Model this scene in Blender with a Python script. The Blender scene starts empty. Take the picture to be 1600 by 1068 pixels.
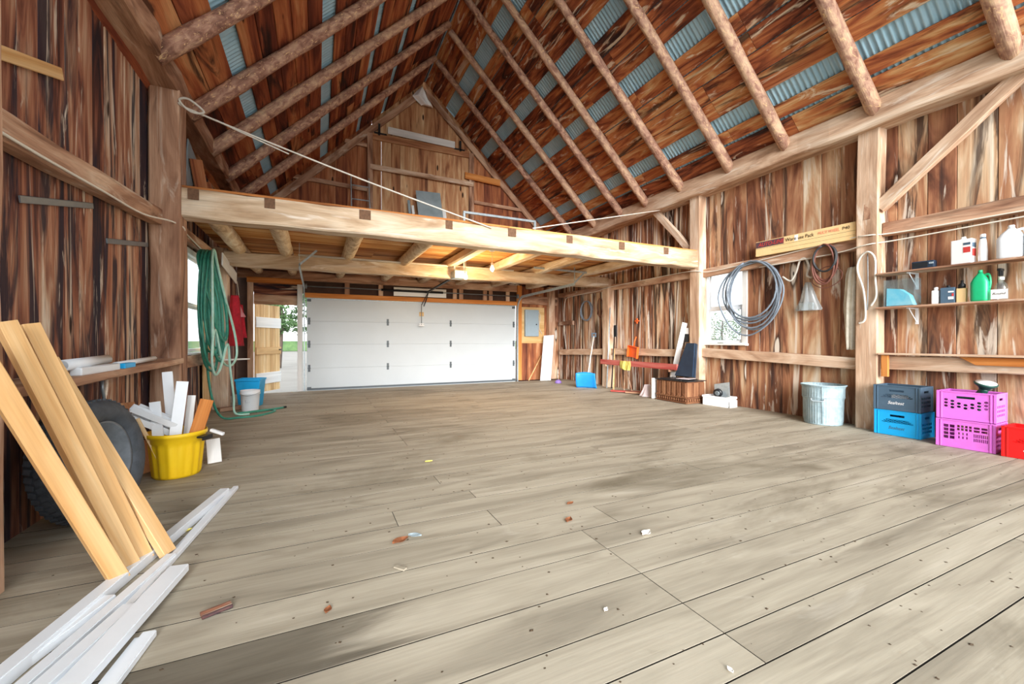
import bpy, bmesh, math, random
from mathutils import Vector, Matrix, noise as mnoise
random.seed(7)
S = bpy.context.scene
COL = S.collection
V = Vector
R = math.radians

# ---------------------------------------------------------------- camera
cd = bpy.data.cameras.new('camera')
cam = bpy.data.objects.new('camera', cd)
COL.objects.link(cam)
cam.location = (0, 0, 1.16)
cam.rotation_euler = (R(89.74), 0, R(-25.0))
cd.sensor_width = 36.0
cd.lens = 653.1 / 1600 * 36
cd.clip_start = 0.05
cd.clip_end = 500
S.camera = cam
# ---------------------------------------------------------------- sky and sun
W = bpy.data.worlds.new('overcast_sky')
S.world = W
W.use_nodes = True
bg = W.node_tree.nodes['Background']
bg.inputs[0].default_value = (0.93, 0.97, 1.0, 1)
bg.inputs[1].default_value = 1.15
sd = bpy.data.lights.new('hazy_sun', 'SUN')
sd.energy = 3.0
sd.angle = R(36)
sd.color = (1.0, 0.985, 0.97)
so = bpy.data.objects.new('hazy_sun', sd)
COL.objects.link(so)
so.rotation_euler = (R(75), 0, R(-16))      # low, behind the photographer, in through the open end
vs = S.view_settings
vs.view_transform = 'Standard'
vs.look = 'None'
vs.gamma = 1.0
vs.use_curve_mapping = False
vs.exposure = 1.6


# ---------------------------------------------------------------- materials
def hx(h):
    h = h.lstrip('#')
    c = [int(h[i:i + 2], 16) / 255 for i in (0, 2, 4)]
    return tuple([x / 12.92 if x <= .04045 else ((x + .055) / 1.055) ** 2.4 for x in c] + [1.0])


def newmat(name):
    m = bpy.data.materials.new(name)
    m.use_nodes = True
    nt = m.node_tree
    b = nt.nodes['Principled BSDF']
    return m, nt, b


def ramp(nt, stops):
    n = nt.nodes.new('ShaderNodeValToRGB')
    e = n.color_ramp.elements
    e[0].position, e[0].color = stops[0][0], hx(stops[0][1])
    e[1].position, e[1].color = stops[-1][0], hx(stops[-1][1])
    for p, c in stops[1:-1]:
        x = e.new(p)
        x.color = hx(c)
    return n


def mixrgb(nt, fac, a, b, mode='MIX'):
    n = nt.nodes.new('ShaderNodeMix')
    n.data_type = 'RGBA'
    n.blend_type = mode
    for sock, v in ((n.inputs[0], fac), (n.inputs[6], a), (n.inputs[7], b)):
        if isinstance(v, bpy.types.NodeSocket):
            nt.links.new(v, sock)
        else:
            sock.default_value = v
    return n.outputs[2]


def math_n(nt, op, a, b=None, clamp=False):
    n = nt.nodes.new('ShaderNodeMath')
    n.operation = op
    n.use_clamp = clamp
    for i, v in enumerate((a, b)):
        if v is None:
            continue
        if isinstance(v, bpy.types.NodeSocket):
            nt.links.new(v, n.inputs[i])
        else:
            n.inputs[i].default_value = v
    return n.outputs[0]


def noise(nt, vec, scale, detail=4, rough=.55, dist=0.0):
    n = nt.nodes.new('ShaderNodeTexNoise')
    n.inputs['Scale'].default_value = scale
    n.inputs['Detail'].default_value = detail
    n.inputs['Roughness'].default_value = rough
    n.inputs['Distortion'].default_value = dist
    nt.links.new(vec, n.inputs['Vector'])
    return n.outputs['Fac']


def mapping(nt, vec, scale):
    n = nt.nodes.new('ShaderNodeMapping')
    n.inputs['Scale'].default_value = scale
    nt.links.new(vec, n.inputs['Vector'])
    return n.outputs['Vector']


def wood(name, stops, along=.7, across=8.0, rough=.75, spread=.3, dist=1.3, stain=None, pale=None, knots=None,
         grain=.35, bump=.25, patch=None, detail=4, wstain=None, xpatch=None, core=None):
    """grain runs along each piece's own local X"""
    m, nt, b = newmat(name)
    tc = nt.nodes.new('ShaderNodeTexCoord')
    oi = nt.nodes.new('ShaderNodeObjectInfo')
    rnd = oi.outputs['Random']
    off = nt.nodes.new('ShaderNodeCombineXYZ')
    nt.links.new(math_n(nt, 'MULTIPLY', rnd, 61.0), off.inputs[0])
    nt.links.new(math_n(nt, 'MULTIPLY', rnd, 173.0), off.inputs[1])
    nt.links.new(math_n(nt, 'MULTIPLY', rnd, 97.0), off.inputs[2])
    ad = nt.nodes.new('ShaderNodeVectorMath')
    ad.operation = 'ADD'
    nt.links.new(tc.outputs['Object'], ad.inputs[0])
    nt.links.new(off.outputs[0], ad.inputs[1])
    P = ad.outputs[0]
    f = noise(nt, mapping(nt, P, (along, across, across)), 1.0, detail, .55, dist)
    fac = f
    if knots:
        vo = nt.nodes.new('ShaderNodeTexVoronoi')
        vo.inputs['Scale'].default_value = 1.0
        nt.links.new(mapping(nt, P, (knots[0], knots[1], .01)), vo.inputs['Vector'])
        dk = vo.outputs['Distance']
        ring = math_n(nt, 'SUBTRACT', .42, dk, True)
        fac = math_n(nt, 'ADD', fac, math_n(nt, 'MULTIPLY', ring, knots[2]))
    sh = math_n(nt, 'MULTIPLY', math_n(nt, 'SUBTRACT', rnd, .5), spread)
    fac = math_n(nt, 'ADD', fac, sh)
    rp = ramp(nt, stops)
    nt.links.new(fac, rp.inputs[0])
    colr = rp.outputs[0]
    if patch:      # big soft patches of another tone: (colour, scale, low, high)
        pf = noise(nt, mapping(nt, P, (patch[1] * .35, patch[1], patch[1])), 1.0, 3, .6, .8)
        mr = nt.nodes.new('ShaderNodeMapRange')
        mr.inputs[1].default_value, mr.inputs[2].default_value = patch[2], patch[3]
        nt.links.new(pf, mr.inputs[0])
        colr = mixrgb(nt, mr.outputs[0], colr, hx(patch[0]))
    for st, sc in ((stain, 1.0), (pale, 1.7)):
        if st:     # (colour, along, across, low, high, amount)
            pf = noise(nt, mapping(nt, P, (st[1] * sc, st[2] * sc, st[2] * sc)), 1.0, 5, .6, 1.6)
            mr = nt.nodes.new('ShaderNodeMapRange')
            mr.inputs[1].default_value, mr.inputs[2].default_value = st[3], st[4]
            mr.inputs[4].default_value = st[5]
            nt.links.new(pf, mr.inputs[0])
            colr = mixrgb(nt, mr.outputs[0], colr, hx(st[0]))
    if wstain:     # dirt that spreads across neighbouring pieces: (colour, scale, low, high, amount)
        ge = nt.nodes.new('ShaderNodeNewGeometry')
        pf = noise(nt, mapping(nt, ge.outputs['Position'], (wstain[1] * .6, wstain[1] * 1.5, 1)), 1.0, 6, .62, 1.0)
        mr = nt.nodes.new('ShaderNodeMapRange')
        mr.inputs[1].default_value, mr.inputs[2].default_value = wstain[2], wstain[3]
        mr.inputs[4].default_value = wstain[4]
        nt.links.new(pf, mr.inputs[0])
        colr = mixrgb(nt, mr.outputs[0], colr, hx(wstain[0]))
    if xpatch:     # one spill along the piece: (colour, from, to, fade, amount)
        sx_ = nt.nodes.new('ShaderNodeSeparateXYZ')
        nt.links.new(tc.outputs['Object'], sx_.inputs[0])
        wob = math_n(nt, 'ADD', sx_.outputs[0], math_n(nt, 'MULTIPLY', math_n(nt, 'SUBTRACT', f, .5), 1.2))
        fs_ = []
        for e0, e1 in ((xpatch[1] - xpatch[3], xpatch[1]), (xpatch[2] + xpatch[3], xpatch[2])):
            mr = nt.nodes.new('ShaderNodeMapRange')
            mr.interpolation_type = 'SMOOTHSTEP'
            mr.inputs[1].default_value, mr.inputs[2].default_value = e0, e1
            nt.links.new(wob, mr.inputs[0])
            fs_.append(mr.outputs[0])
        colr = mixrgb(nt, math_n(nt, 'MULTIPLY', math_n(nt, 'MULTIPLY', fs_[0], fs_[1]), xpatch[4]), colr, hx(xpatch[0]))
    if knots:
        kc = nt.nodes.new('ShaderNodeMapRange')
        kc.inputs[1].default_value, kc.inputs[2].default_value = .075, .05
        nt.links.new(dk, kc.inputs[0])
        if core:
            wd_ = math_n(nt, 'ADD', dk, math_n(nt, 'MULTIPLY', math_n(nt, 'SUBTRACT', f, .5), .22))
            for hi, lo, cc, am in ((.21, .14, '33221c', .8), (.125, .095, core, .9)):
                kq = nt.nodes.new('ShaderNodeMapRange')
                kq.inputs[1].default_value, kq.inputs[2].default_value, kq.inputs[4].default_value = hi, lo, am
                nt.links.new(wd_, kq.inputs[0])
                colr = mixrgb(nt, kq.outputs[0], colr, hx(cc))
            kc.inputs[1].default_value, kc.inputs[2].default_value = .035, .02
        colr = mixrgb(nt, kc.outputs[0], colr, hx('2e1a12'))
    g = noise(nt, mapping(nt, P, (2.5, 95, 95)), 1.0, 3, .6, .3)
    gm = nt.nodes.new('ShaderNodeMapRange')
    gm.inputs[1].default_value, gm.inputs[2].default_value = .25, .75
    gm.inputs[3].default_value, gm.inputs[4].default_value = 1 - grain, 1 + grain * .55
    nt.links.new(g, gm.inputs[0])
    colr = mixrgb(nt, 1.0, colr, gm.outputs[0], 'MULTIPLY')
    nt.links.new(colr, b.inputs['Base Color'])
    b.inputs['Roughness'].default_value = rough
    b.inputs['Specular IOR Level'].default_value = .25
    if bump:
        bp = nt.nodes.new('ShaderNodeBump')
        bp.inputs['Strength'].default_value = bump
        bp.inputs['Distance'].default_value = .01
        nt.links.new(math_n(nt, 'ADD', g, f), bp.inputs['Height'])
        nt.links.new(bp.outputs[0], b.inputs['Normal'])
    return m


def plain(name, c, rough=.5, metal=0.0, var=.12, vscale=9.0, c2=None, bump=0, spec=.5):
    m, nt, b = newmat(name)
    tc = nt.nodes.new('ShaderNodeTexCoord')
    f = noise(nt, tc.outputs['Object'], vscale, 4, .6, .4)
    mr = nt.nodes.new('ShaderNodeMapRange')
    mr.inputs[1].default_value, mr.inputs[2].default_value = .3, .7
    nt.links.new(f, mr.inputs[0])
    a = hx(c)
    if c2:
        bb = hx(c2)
    else:
        bb = tuple([x * (1 - var) for x in a[:3]] + [1])
    nt.links.new(mixrgb(nt, mr.outputs[0], a, bb), b.inputs['Base Color'])
    b.inputs['Roughness'].default_value = rough
    b.inputs['Metallic'].default_value = metal
    b.inputs['Specular IOR Level'].default_value = spec
    if bump:
        bp = nt.nodes.new('ShaderNodeBump')
        bp.inputs['Strength'].default_value = bump
        bp.inputs['Distance'].default_value = .005
        nt.links.new(f, bp.inputs['Height'])
        nt.links.new(bp.outputs[0], b.inputs['Normal'])
    return m


def glassy(name, tint, gloss=.08, haze=0.0, hazecol='ffffff'):
    m, nt, b = newmat(name)
    nt.nodes.remove(b)
    out = nt.nodes['Material Output']
    tr = nt.nodes.new('ShaderNodeBsdfTransparent')
    tr.inputs[0].default_value = hx(tint)
    gl = nt.nodes.new('ShaderNodeBsdfGlossy')
    gl.inputs['Roughness'].default_value = .08
    mx = nt.nodes.new('ShaderNodeMixShader')
    mx.inputs[0].default_value = gloss
    nt.links.new(tr.outputs[0], mx.inputs[1])
    nt.links.new(gl.outputs[0], mx.inputs[2])
    last = mx
    if haze:
        df = nt.nodes.new('ShaderNodeBsdfDiffuse')
        df.inputs[0].default_value = hx(hazecol)
        m2 = nt.nodes.new('ShaderNodeMixShader')
        m2.inputs[0].default_value = haze
        nt.links.new(mx.outputs[0], m2.inputs[1])
        nt.links.new(df.outputs[0], m2.inputs[2])
        last = m2
    nt.links.new(last.outputs[0], out.inputs[0])
    return m


M = {}
M['wall_r'] = wood('brown_wall_boards', [(.22, '3f2a23'), (.36, '7c4f3b'), (.48, 'a27052'), (.58, 'bb8f6c'), (.68, 'd0b291'), (.8, 'e4d6c2')],
                   along=.5, across=3.6, spread=.26, dist=1.8, stain=('3b2c29', .35, 3.2, .53, .62, .85), pale=('ddd0c0', .3, 2.8, .585, .64, .8), knots=(.75, 2.9, .34), core='e6dccd', grain=.22, bump=.1)
M['wall_s'] = wood('streaky_wall_boards', [(.22, '3a2620'), (.35, '7a4d39'), (.46, 'a87657'), (.55, 'c59c7a'), (.64, 'd8c0a2'), (.76, 'eae0d0')],
                   along=.42, across=6.2, spread=.26, dist=1.6, stain=('33251f', .3, 5.4, .505, .585, .9), pale=('ece4d8', .22, 4.2, .55, .60, .9), knots=(.8, 3.2, .26), grain=.22, bump=.1)
M['wall_l'] = wood('dark_weathered_wall_boards', [(.24, '2b2024'), (.38, '633a2f'), (.48, '8f5a45'), (.58, 'a9765b'), (.7, 'c6a489'), (.82, 'e0cfba')],
                   along=.6, across=5.5, spread=.24, dist=1.8, stain=('232230', .4, 4.2, .475, .575, .9), pale=('d9cbb8', .35, 4.5, .60, .65, .8), knots=(.8, 3.6, .25), grain=.22, bump=.12)
M['gable'] = wood('red_brown_gable_boards', [(.25, '4a271b'), (.4, '7c4530'), (.55, 'a3633f'), (.68, 'bd8058'), (.8, 'd4a67c')],
                  along=.6, across=5, spread=.22, stain=('3f241a', .5, 4, .58, .72, .6), knots=(.8, 3.0, .16), grain=.22, bump=.1)
M['haydoor'] = wood('faded_loft_door_boards', [(.25, '6a432f'), (.42, 'a26c4a'), (.56, 'c09067'), (.7, 'd4ae85'), (.82, 'e4caa4')],
                    along=.6, across=5, spread=.2, stain=('5a3826', .5, 4, .6, .74, .6), knots=(.8, 3.0, .14), grain=.22, bump=.1)
M['roof_r'] = wood('stained_roof_boards', [(.24, '33201b'), (.37, '743c29'), (.5, 'ad6340'), (.6, 'c98351'), (.72, 'd9aa77'), (.85, 'ead3b0')],
                   along=.7, across=4.2, spread=.26, stain=('2a2224', .5, 3.4, .55, .65, .85), pale=('ead8bd', .6, 3.0, .59, .65, .85), dist=2.4, grain=.25, bump=.1)
M['roof_l'] = wood('red_roof_boards', [(.24, '301c17'), (.4, '733827'), (.52, 'a35a3a'), (.64, 'c17a4e'), (.8, 'd9a675')],
                   along=.5, across=4.2, spread=.28, stain=('2a1c1b', .6, 3.6, .56, .66, .85), knots=(.7, 3.2, .16), grain=.25, bump=.1)
M['timber'] = wood('hewn_timber', [(.25, '86664e'), (.4, 'b8957a'), (.52, 'd0b196'), (.64, 'dfc8b0'), (.8, 'eee2d2')],
                   along=.8, across=3.6, spread=.12, stain=('76563f', .5, 3, .6, .74, .6), pale=('f1e8da', .5, 3, .58, .68, .6), bump=.25, grain=.2)
M['timber_d'] = wood('brown_hewn_timber', [(.25, '674636'), (.4, '9c745c'), (.52, 'b99176'), (.64, 'cfae93'), (.8, 'e2cdb6')],
                     along=.8, across=3.6, spread=.14, stain=('4d352b', .5, 3, .58, .70, .7), pale=('e4d6c4', .5, 3, .59, .7, .55), bump=.25, grain=.22)
M['loft'] = wood('pale_loft_timber', [(.25, '8a6c52'), (.4, 'b79a7b'), (.52, 'cdb497'), (.64, 'dbc9b0'), (.8, 'e8ddcb')],
                 along=.8, across=3.4, spread=.1, stain=('8c6d52', .4, 3, .58, .72, .6), pale=('f6efe4', .4, 3, .58, .68, .6), bump=.25, grain=.18)
M['deck'] = wood('orange_loft_decking', [(.25, '7d4a26'), (.42, 'bb7840'), (.55, 'd89a58'), (.68, 'e6b87c'), (.82, 'f1d6a8')],
                 along=.5, across=6, spread=.26, grain=.25)
M['orange'] = wood('fresh_orange_lumber', [(.25, 'a8622c'), (.5, 'c97f3f'), (.75, 'dd9d5c')], along=.5, across=9, spread=.15, grain=.2, bump=.1)
M['stud'] = wood('new_pine_stud', [(.25, 'c9965c'), (.45, 'd9ae78'), (.6, 'e2be8c'), (.8, 'ebd0a8')], along=.5, across=10, spread=.1, grain=.12, bump=.05,
                 patch=('c9965c', 2.2, .6, .85), rough=.6)
M['pole'] = wood('peeled_log', [(.25, '6d4d42'), (.4, '9d7463'), (.5, 'b68f7b'), (.6, 'c9a58b'), (.75, 'dfc09e')],
                 along=7, across=12, spread=.14, dist=.8, pale=('e8c595', 9, 16, .585, .64, .9), stain=('7c5a50', 2.5, 6, .56, .68, .6), bump=.5, grain=.15, detail=6)
M['pole_l'] = wood('pale_peeled_log', [(.25, 'a98b6e'), (.45, 'd8bd98'), (.6, 'ead6b6'), (.8, 'f6ecd9')],
                   along=3, across=8, spread=.1, stain=('8f7152', 6, 12, .62, .7, .6), bump=.4, grain=.15)
FL = dict(along=.6, across=5, rough=.75, dist=1.2, grain=.12, bump=.05, spread=.1, stain=('6d6250', .8, 2.6, .6, .78, .5), pale=('c4bcad', .7, 2.6, .62, .76, .4),
          wstain=('5c523e', .8, .52, .69, .65))
FS = [(.2, '827a6b'), (.4, '9a9180'), (.52, 'a89f8d'), (.64, 'b1a896'), (.82, 'beb6a6')]
M['floor'] = wood('worn_floor_planks', FS, **FL)
M['floor_dark'] = wood('stained_floor_plank', FS, xpatch=('3d362c', -.55, .1, .5, .68), **FL)
M['seam'] = plain('dirt_and_shade_in_plank_seams', '2e271f', .95, var=.3)  # seam dirt, with gap shade painted in: dark plank sides where sun reaches
M['redpaint'] = wood('faded_red_paint', [(.25, '8a3a33'), (.5, 'ad4c45'), (.75, 'c4746a')], along=.6, across=7, spread=.1, grain=.2)
M['plywood'] = wood('plywood', [(.25, 'b98f55'), (.5, 'd4ae76'), (.75, 'e4c794')], along=.6, across=5, spread=.1, grain=.15, bump=.05)
M['hamper'] = wood('carved_brown_wood', [(.25, '543220'), (.5, '7a5036'), (.75, '966d4d')], along=1, across=9, spread=.1, grain=.25)
M['whitewood'] = wood('white_painted_wood', [(.25, 'cfd0cf'), (.5, 'e6e6e4'), (.75, 'f2f2f0')], along=.5, across=6, spread=.08, grain=.06, bump=.03, rough=.5)
M['doorwood'] = wood('pale_door_planks', [(.25, 'bb9160'), (.5, 'dcb885'), (.75, 'efd9b0')], along=.5, across=7, spread=.2, grain=.2)
M['ply_brown'] = wood('brown_panel', [(.25, '8a5f42'), (.5, 'b07f5a'), (.75, 'c89c76')], along=1.5, across=4, spread=.1, grain=.15)
M['backing'] = plain('dark_wood_backing', '4a3226', .9, var=.5, vscale=4)
M['metal'] = plain('blue_grey_corrugated_steel', 'b4d6e8', .5, .05, c2='98c2d8', vscale=3)
M['galv'] = plain('galvanised_steel', 'b9c4c9', .42, .35, c2='9aa8af', vscale=22)
M['zinc'] = plain('galvanised_can', 'a3b6bc', .5, .1, c2='82979f', vscale=16)
M['steel'] = plain('grey_steel', '8d9499', .4, .6)
M['dark'] = plain('black_metal', '1f2022', .5, .3)
M['white'] = plain('white_enamel', 'c3cbcf', .45, var=.04, vscale=2)
M['vinyl'] = plain('white_vinyl', 'e9eef3', .4, var=.06, vscale=4)
M['tire'] = plain('tyre_rubber', '4a5057', .7, c2='363b41', vscale=14, bump=.2)
M['rim'] = plain('dusty_steel_rim', '737b82', .5, .2, c2='596067', vscale=10)
M['yellow'] = plain('yellow_plastic', 'f5cd1e', .42, c2='edbd12', vscale=4)
M['blue'] = plain('bright_blue_plastic', '16aef0', .42, var=.1)
M['navy'] = plain('slate_blue_plastic', '4c6478', .5, var=.15)
M['pink'] = plain('orchid_pink_plastic', 'de74d6', .42, var=.1)
M['red'] = plain('red_plastic', 'dc1a1a', .42, var=.1)
M['green_hose'] = plain('green_rubber_hose', '3d9a82', .42, c2='2c7a68', vscale=12)
M['mint_hose'] = plain('pale_green_hose', 'bfe3d6', .42, c2='9fd2c0', vscale=12)
M['jacket'] = plain('red_cloth', 'b8192f', .9, c2='8d1024', vscale=14, bump=.4)
M['jacket2'] = plain('pink_cloth', 'd58f9d', .9, var=.2, bump=.3)
M['navycloth'] = plain('dark_navy_vinyl', '1d3348', .5, c2='15263a', vscale=8, bump=.15)
M['blackplastic'] = plain('black_plastic_sheet', '22262a', .35, var=.3, bump=.3)
M['grey_hose'] = plain('grey_cable', '7d8894', .5, c2='66717d', vscale=12)
M['brown_cord'] = plain('rust_brown_cord', '7c4a3c', .7, c2='5e372d')
M['black_cord'] = plain('black_cord', '2b2d30', .6)
M['cream'] = plain('cream_cloth', 'd9d3c4', .9, c2='bdb5a3', vscale=12, bump=.3)
M['rope'] = plain('pale_rope', 'd8d2c6', .85, var=.15, vscale=40)
M['wire'] = plain('white_cable', 'e3ddd0', .5, var=.1)
M['card'] = plain('tan_cardboard', 'f0d09a', .8, c2='e8c48a', vscale=5)
M['label_w'] = plain('white_label', 'f4f4f4', .6, var=.02)
M['label_r'] = plain('red_print', 'd0403c', .6, var=.1)
M['label_o'] = plain('orange_print', 'ef9a7a', .6, var=.05)
M['ink'] = plain('dark_print', '4a3a28', .7, var=.1)
M['logo_bg'] = plain('dark_plum_print', '5b4148', .7, var=.1)
M['green_jug'] = plain('green_detergent_plastic', '1fb277', .4, var=.1)
M['dark_green'] = plain('dark_green_plastic', '1d4a42', .4, var=.15)
M['cyan'] = plain('cyan_packet', '4fd0f0', .5, c2='b5ecf8', vscale=6)
M['orange_plastic'] = plain('orange_plastic', 'f06423', .5, var=.1)
M['yellowcloth'] = plain('yellow_cloth', 'e4d877', .9, c2='cfc15a', vscale=16, bump=.3)
M['purple'] = plain('purple_plastic', '8a6fb8', .5, var=.1)
M['panelgrey'] = plain('grey_painted_steel', '9db0bb', .45, .1, var=.06)
M['sheet_grey'] = plain('weathered_grey_sheet', '93a0a6', .6, c2='7c8a8e', vscale=3)
M['leafdry'] = plain('dry_leaf', '8a5230', .9, var=.4, vscale=30)
M['paper'] = plain('white_paper', 'eeeae4', .9, var=.08)
M['pinkpaper'] = plain('pinkish_plastic_sheet', 'e8d9db', .6, var=.12)
M['concrete'] = plain('concrete_apron', 'b9b5aa', .9, c2='a8a49a', vscale=.6)
M['asphalt'] = plain('worn_asphalt', '6f6d68', .95, c2='625f5a', vscale=.8)
M['foliage'] = plain('tree_foliage', '4f6b3c', .8, c2='33502c', vscale=1.5)
M['bark'] = plain('tree_bark', '4a3d33', .9, var=.3)
M['glass'] = glassy('window_glass', 'f2f6f8', .06, .12, 'dfe6ea')
M['clear'] = glassy('clear_plastic', 'f4f9fa', .07, .04, 'dfe8ec')
M['pocket'] = plain('brown_end_grain', '7a5a42', .9, c2='5c4230', vscale=30)
M['hinge_grey'] = plain('dark_grey_steel', '596166', .5, .3)
M['bag'] = glassy('hazy_clear_bag', 'f0f4f5', .12, .3, 'd5dde0')
M['shovelblue'] = plain('shovel_blue_plastic', '1f8ad6', .45, var=.12)
m, nt, b = newmat('lit_filament_bulb')
b.inputs['Emission Color'].default_value = hx('ffe2a0')
b.inputs['Emission Strength'].default_value = 9.0
M['bulb'] = m


# ---------------------------------------------------------------- builders
def link(name, me, mat=None, parent=None, mw=None):
    o = bpy.data.objects.new(name, me)
    COL.objects.link(o)
    if mat is not None and len(me.materials) == 0:
        me.materials.append(M[mat] if isinstance(mat, str) else mat)
    if mw is not None:
        o.matrix_world = mw
    if parent is not None:
        o.parent = parent
    return o


def tag(o, label=None, cat=None, group=None, kind=None):
    if label:
        o['label'] = label
    if cat:
        o['category'] = cat
    if group:
        o['group'] = group
    if kind:
        o['kind'] = kind
    return o


def empty(name, label=None, cat=None, group=None, kind=None):
    o = bpy.data.objects.new(name, None)
    COL.objects.link(o)
    o.empty_display_size = .1
    return tag(o, label, cat, group, kind)


def place(o, loc, rz=0, rx=0, ry=0):
    o.location = loc
    o.rotation_euler = (R(rx), R(ry), R(rz))
    return o


def copy_tree(o, parent=None):
    c = o.copy()
    COL.objects.link(c)
    c.parent = parent
    for ch in list(o.children):
        copy_tree(ch, c)
    return c


def sub(child, part):
    """hang a piece under a part of the same thing"""
    child.parent = part
    child.matrix_parent_inverse = part.matrix_basis.inverted()
    return child


def frame(a, b, nrm):
    X = (V(b) - V(a)).normalized()
    Z = V(nrm)
    Z = (Z - X * Z.dot(X)).normalized()
    Y = Z.cross(X)
    c = (V(a) + V(b)) / 2
    return Matrix(((X.x, Y.x, Z.x, c.x), (X.y, Y.y, Z.y, c.y), (X.z, Y.z, Z.z, c.z), (0, 0, 0, 1)))


_cache = {}


def beam_mesh(L, w, t, ch=.004, n=2, jit=0.0):
    key = (round(L, 3), round(w, 3), round(t, 3), ch, n, jit)
    if jit == 0 and key in _cache:
        return _cache[key]
    hw, ht = w / 2, t / 2
    prof = [(-hw + ch, -ht), (hw - ch, -ht), (hw, -ht + ch), (hw, ht - ch), (hw - ch, ht), (-hw + ch, ht), (-hw, ht - ch), (-hw, -ht + ch)]
    vs_, fs = [], []
    for i in range(n):
        x = -L / 2 + L * i / (n - 1)
        oy, oz = (random.gauss(0, jit), random.gauss(0, jit)) if jit else (0, 0)
        for (y, z) in prof:
            vs_.append((x, y + oy + (random.gauss(0, jit * .6) if jit else 0), z + oz + (random.gauss(0, jit * .6) if jit else 0)))
    for i in range(n - 1):
        for k in range(8):
            a, b_ = i * 8 + k, i * 8 + (k + 1) % 8
            fs.append((a, a + 8, b_ + 8, b_))
    fs.append(tuple(range(8)))
    fs.append(tuple(reversed(range((n - 1) * 8, n * 8))))
    me = bpy.data.meshes.new('beam')
    me.from_pydata(vs_, [], fs)
    me.update()
    bm = bmesh.new()
    bm.from_mesh(me)
    bmesh.ops.recalc_face_normals(bm, faces=bm.faces)
    bm.to_mesh(me)
    bm.free()
    if jit == 0:
        _cache[key] = me
    return me


def plank(name, a, b, w, t, mat, parent=None, nrm=(0, 0, 1), ch=.004, n=2, jit=0.0):
    me = beam_mesh((V(b) - V(a)).length, w, t, ch, n, jit)
    if me.materials and me.materials[0] != M[mat]:
        me = me.copy()
        me.materials.clear()
    o = link(name, me, mat, parent, frame(a, b, nrm))
    return o


def sweep(pts, r, n=8, closed=False, rj=0.0):
    """tube through points; r a number or list"""
    pts = [V(p) for p in pts]
    N = len(pts)
    rs = r if isinstance(r, (list, tuple)) else [r] * N
    vs_, fs = [], []
    T0 = None
    up = None
    for i in range(N):
        if closed:
            T = (pts[(i + 1) % N] - pts[i - 1]).normalized()
        else:
            T = (pts[min(i + 1, N - 1)] - pts[max(i - 1, 0)]).normalized()
        if up is None:
            up = T.orthogonal().normalized()
        else:
            up = (up - T * up.dot(T))
            up = up.normalized() if up.length > 1e-6 else T.orthogonal().normalized()
        B = T.cross(up)
        for k in range(n):
            a = 2 * math.pi * k / n
            rr = rs[i] * (1 + (random.gauss(0, rj) if rj else 0))
            vs_.append(pts[i] + (up * math.cos(a) + B * math.sin(a)) * rr)
    for i in range(N if closed else N - 1):
        j = (i + 1) % N
        for k in range(n):
            k2 = (k + 1) % n
            fs.append((i * n + k, i * n + k2, j * n + k2, j * n + k))
    if not closed:
        fs.append(tuple(reversed(range(n))))
        fs.append(tuple(range((N - 1) * n, N * n)))
    me = bpy.data.meshes.new('tube')
    me.from_pydata([tuple(v) for v in vs_], [], fs)
    me.polygons.foreach_set('use_smooth', [len(p.vertices) == 4 for p in me.polygons])
    me.update()
    return me


def tube(name, pts, r, mat, parent=None, n=8, closed=False, rj=0.0):
    return link(name, sweep(pts, r, n, closed, rj), mat, parent)


def catmull(pts, k=8, closed=False):
    pts = [V(p) for p in pts]
    N = len(pts)
    out = []
    rng = range(N) if closed else range(N - 1)
    for i in rng:
        g = (lambda j: pts[j % N]) if closed else (lambda j: pts[max(0, min(N - 1, j))])
        p0, p1, p2, p3 = g(i - 1), g(i), g(i + 1), g(i + 2)
        for s in range(k):
            t = s / k
            out.append(.5 * ((2 * p1) + (p2 - p0) * t + (2 * p0 - 5 * p1 + 4 * p2 - p3) * t * t + (3 * p1 - p0 - 3 * p2 + p3) * t ** 3))
    if not closed:
        out.append(pts[-1])
    return out


def pole(name, a, b, ra, rb, mat, parent=None, n=14, bow=.02, rj=.035):
    """round log, local X along it"""
    L = (V(b) - V(a)).length
    by, bz = random.gauss(0, bow), random.gauss(0, bow)
    pts, rs = [], []
    for i in range(n):
        t = i / (n - 1)
        s = math.sin(math.pi * t)
        pts.append((-L / 2 + L * t, by * s, bz * s))
        rs.append((ra + (rb - ra) * t) * (1 + random.gauss(0, .03)))
    me = sweep(pts, rs, 12, False, rj)
    return link(name, me, mat, parent, frame(a, b, (0.1, 0.2, 1)))


def lathe(prof, n=32, ripple=None):
    vs_, fs = [], []
    for i, (r, z) in enumerate(prof):
        for k in range(n):
            a = 2 * math.pi * k / n
            rr = r + (ripple(i, a) if ripple else 0)
            vs_.append((rr * math.cos(a), rr * math.sin(a), z))
    for i in range(len(prof) - 1):
        for k in range(n):
            k2 = (k + 1) % n
            fs.append((i * n + k, i * n + k2, (i + 1) * n + k2, (i + 1) * n + k))
    if prof[0][0] > 1e-4:
        fs.append(tuple(reversed(range(n))))
    if prof[-1][0] > 1e-4:
        fs.append(tuple(range((len(prof) - 1) * n, len(prof) * n)))
    me = bpy.data.meshes.new('lathe')
    me.from_pydata(vs_, [], fs)
    me.polygons.foreach_set('use_smooth', [len(p.vertices) == 4 for p in me.polygons])
    me.update()
    return me


def vessel(prof_out, th=.004, n=32, ripple=None):
    """open pot: outer profile bottom to rim, then back down inside"""
    inner = [(max(r - th, .001), z + (th if i == 0 else 0)) for i, (r, z) in enumerate(prof_out)]
    return lathe([(.0005, prof_out[0][1])] + prof_out + inner[::-1] + [(.0005, prof_out[0][1] + th)], n, ripple and (lambda i, a: ripple(i, a)))


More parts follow.
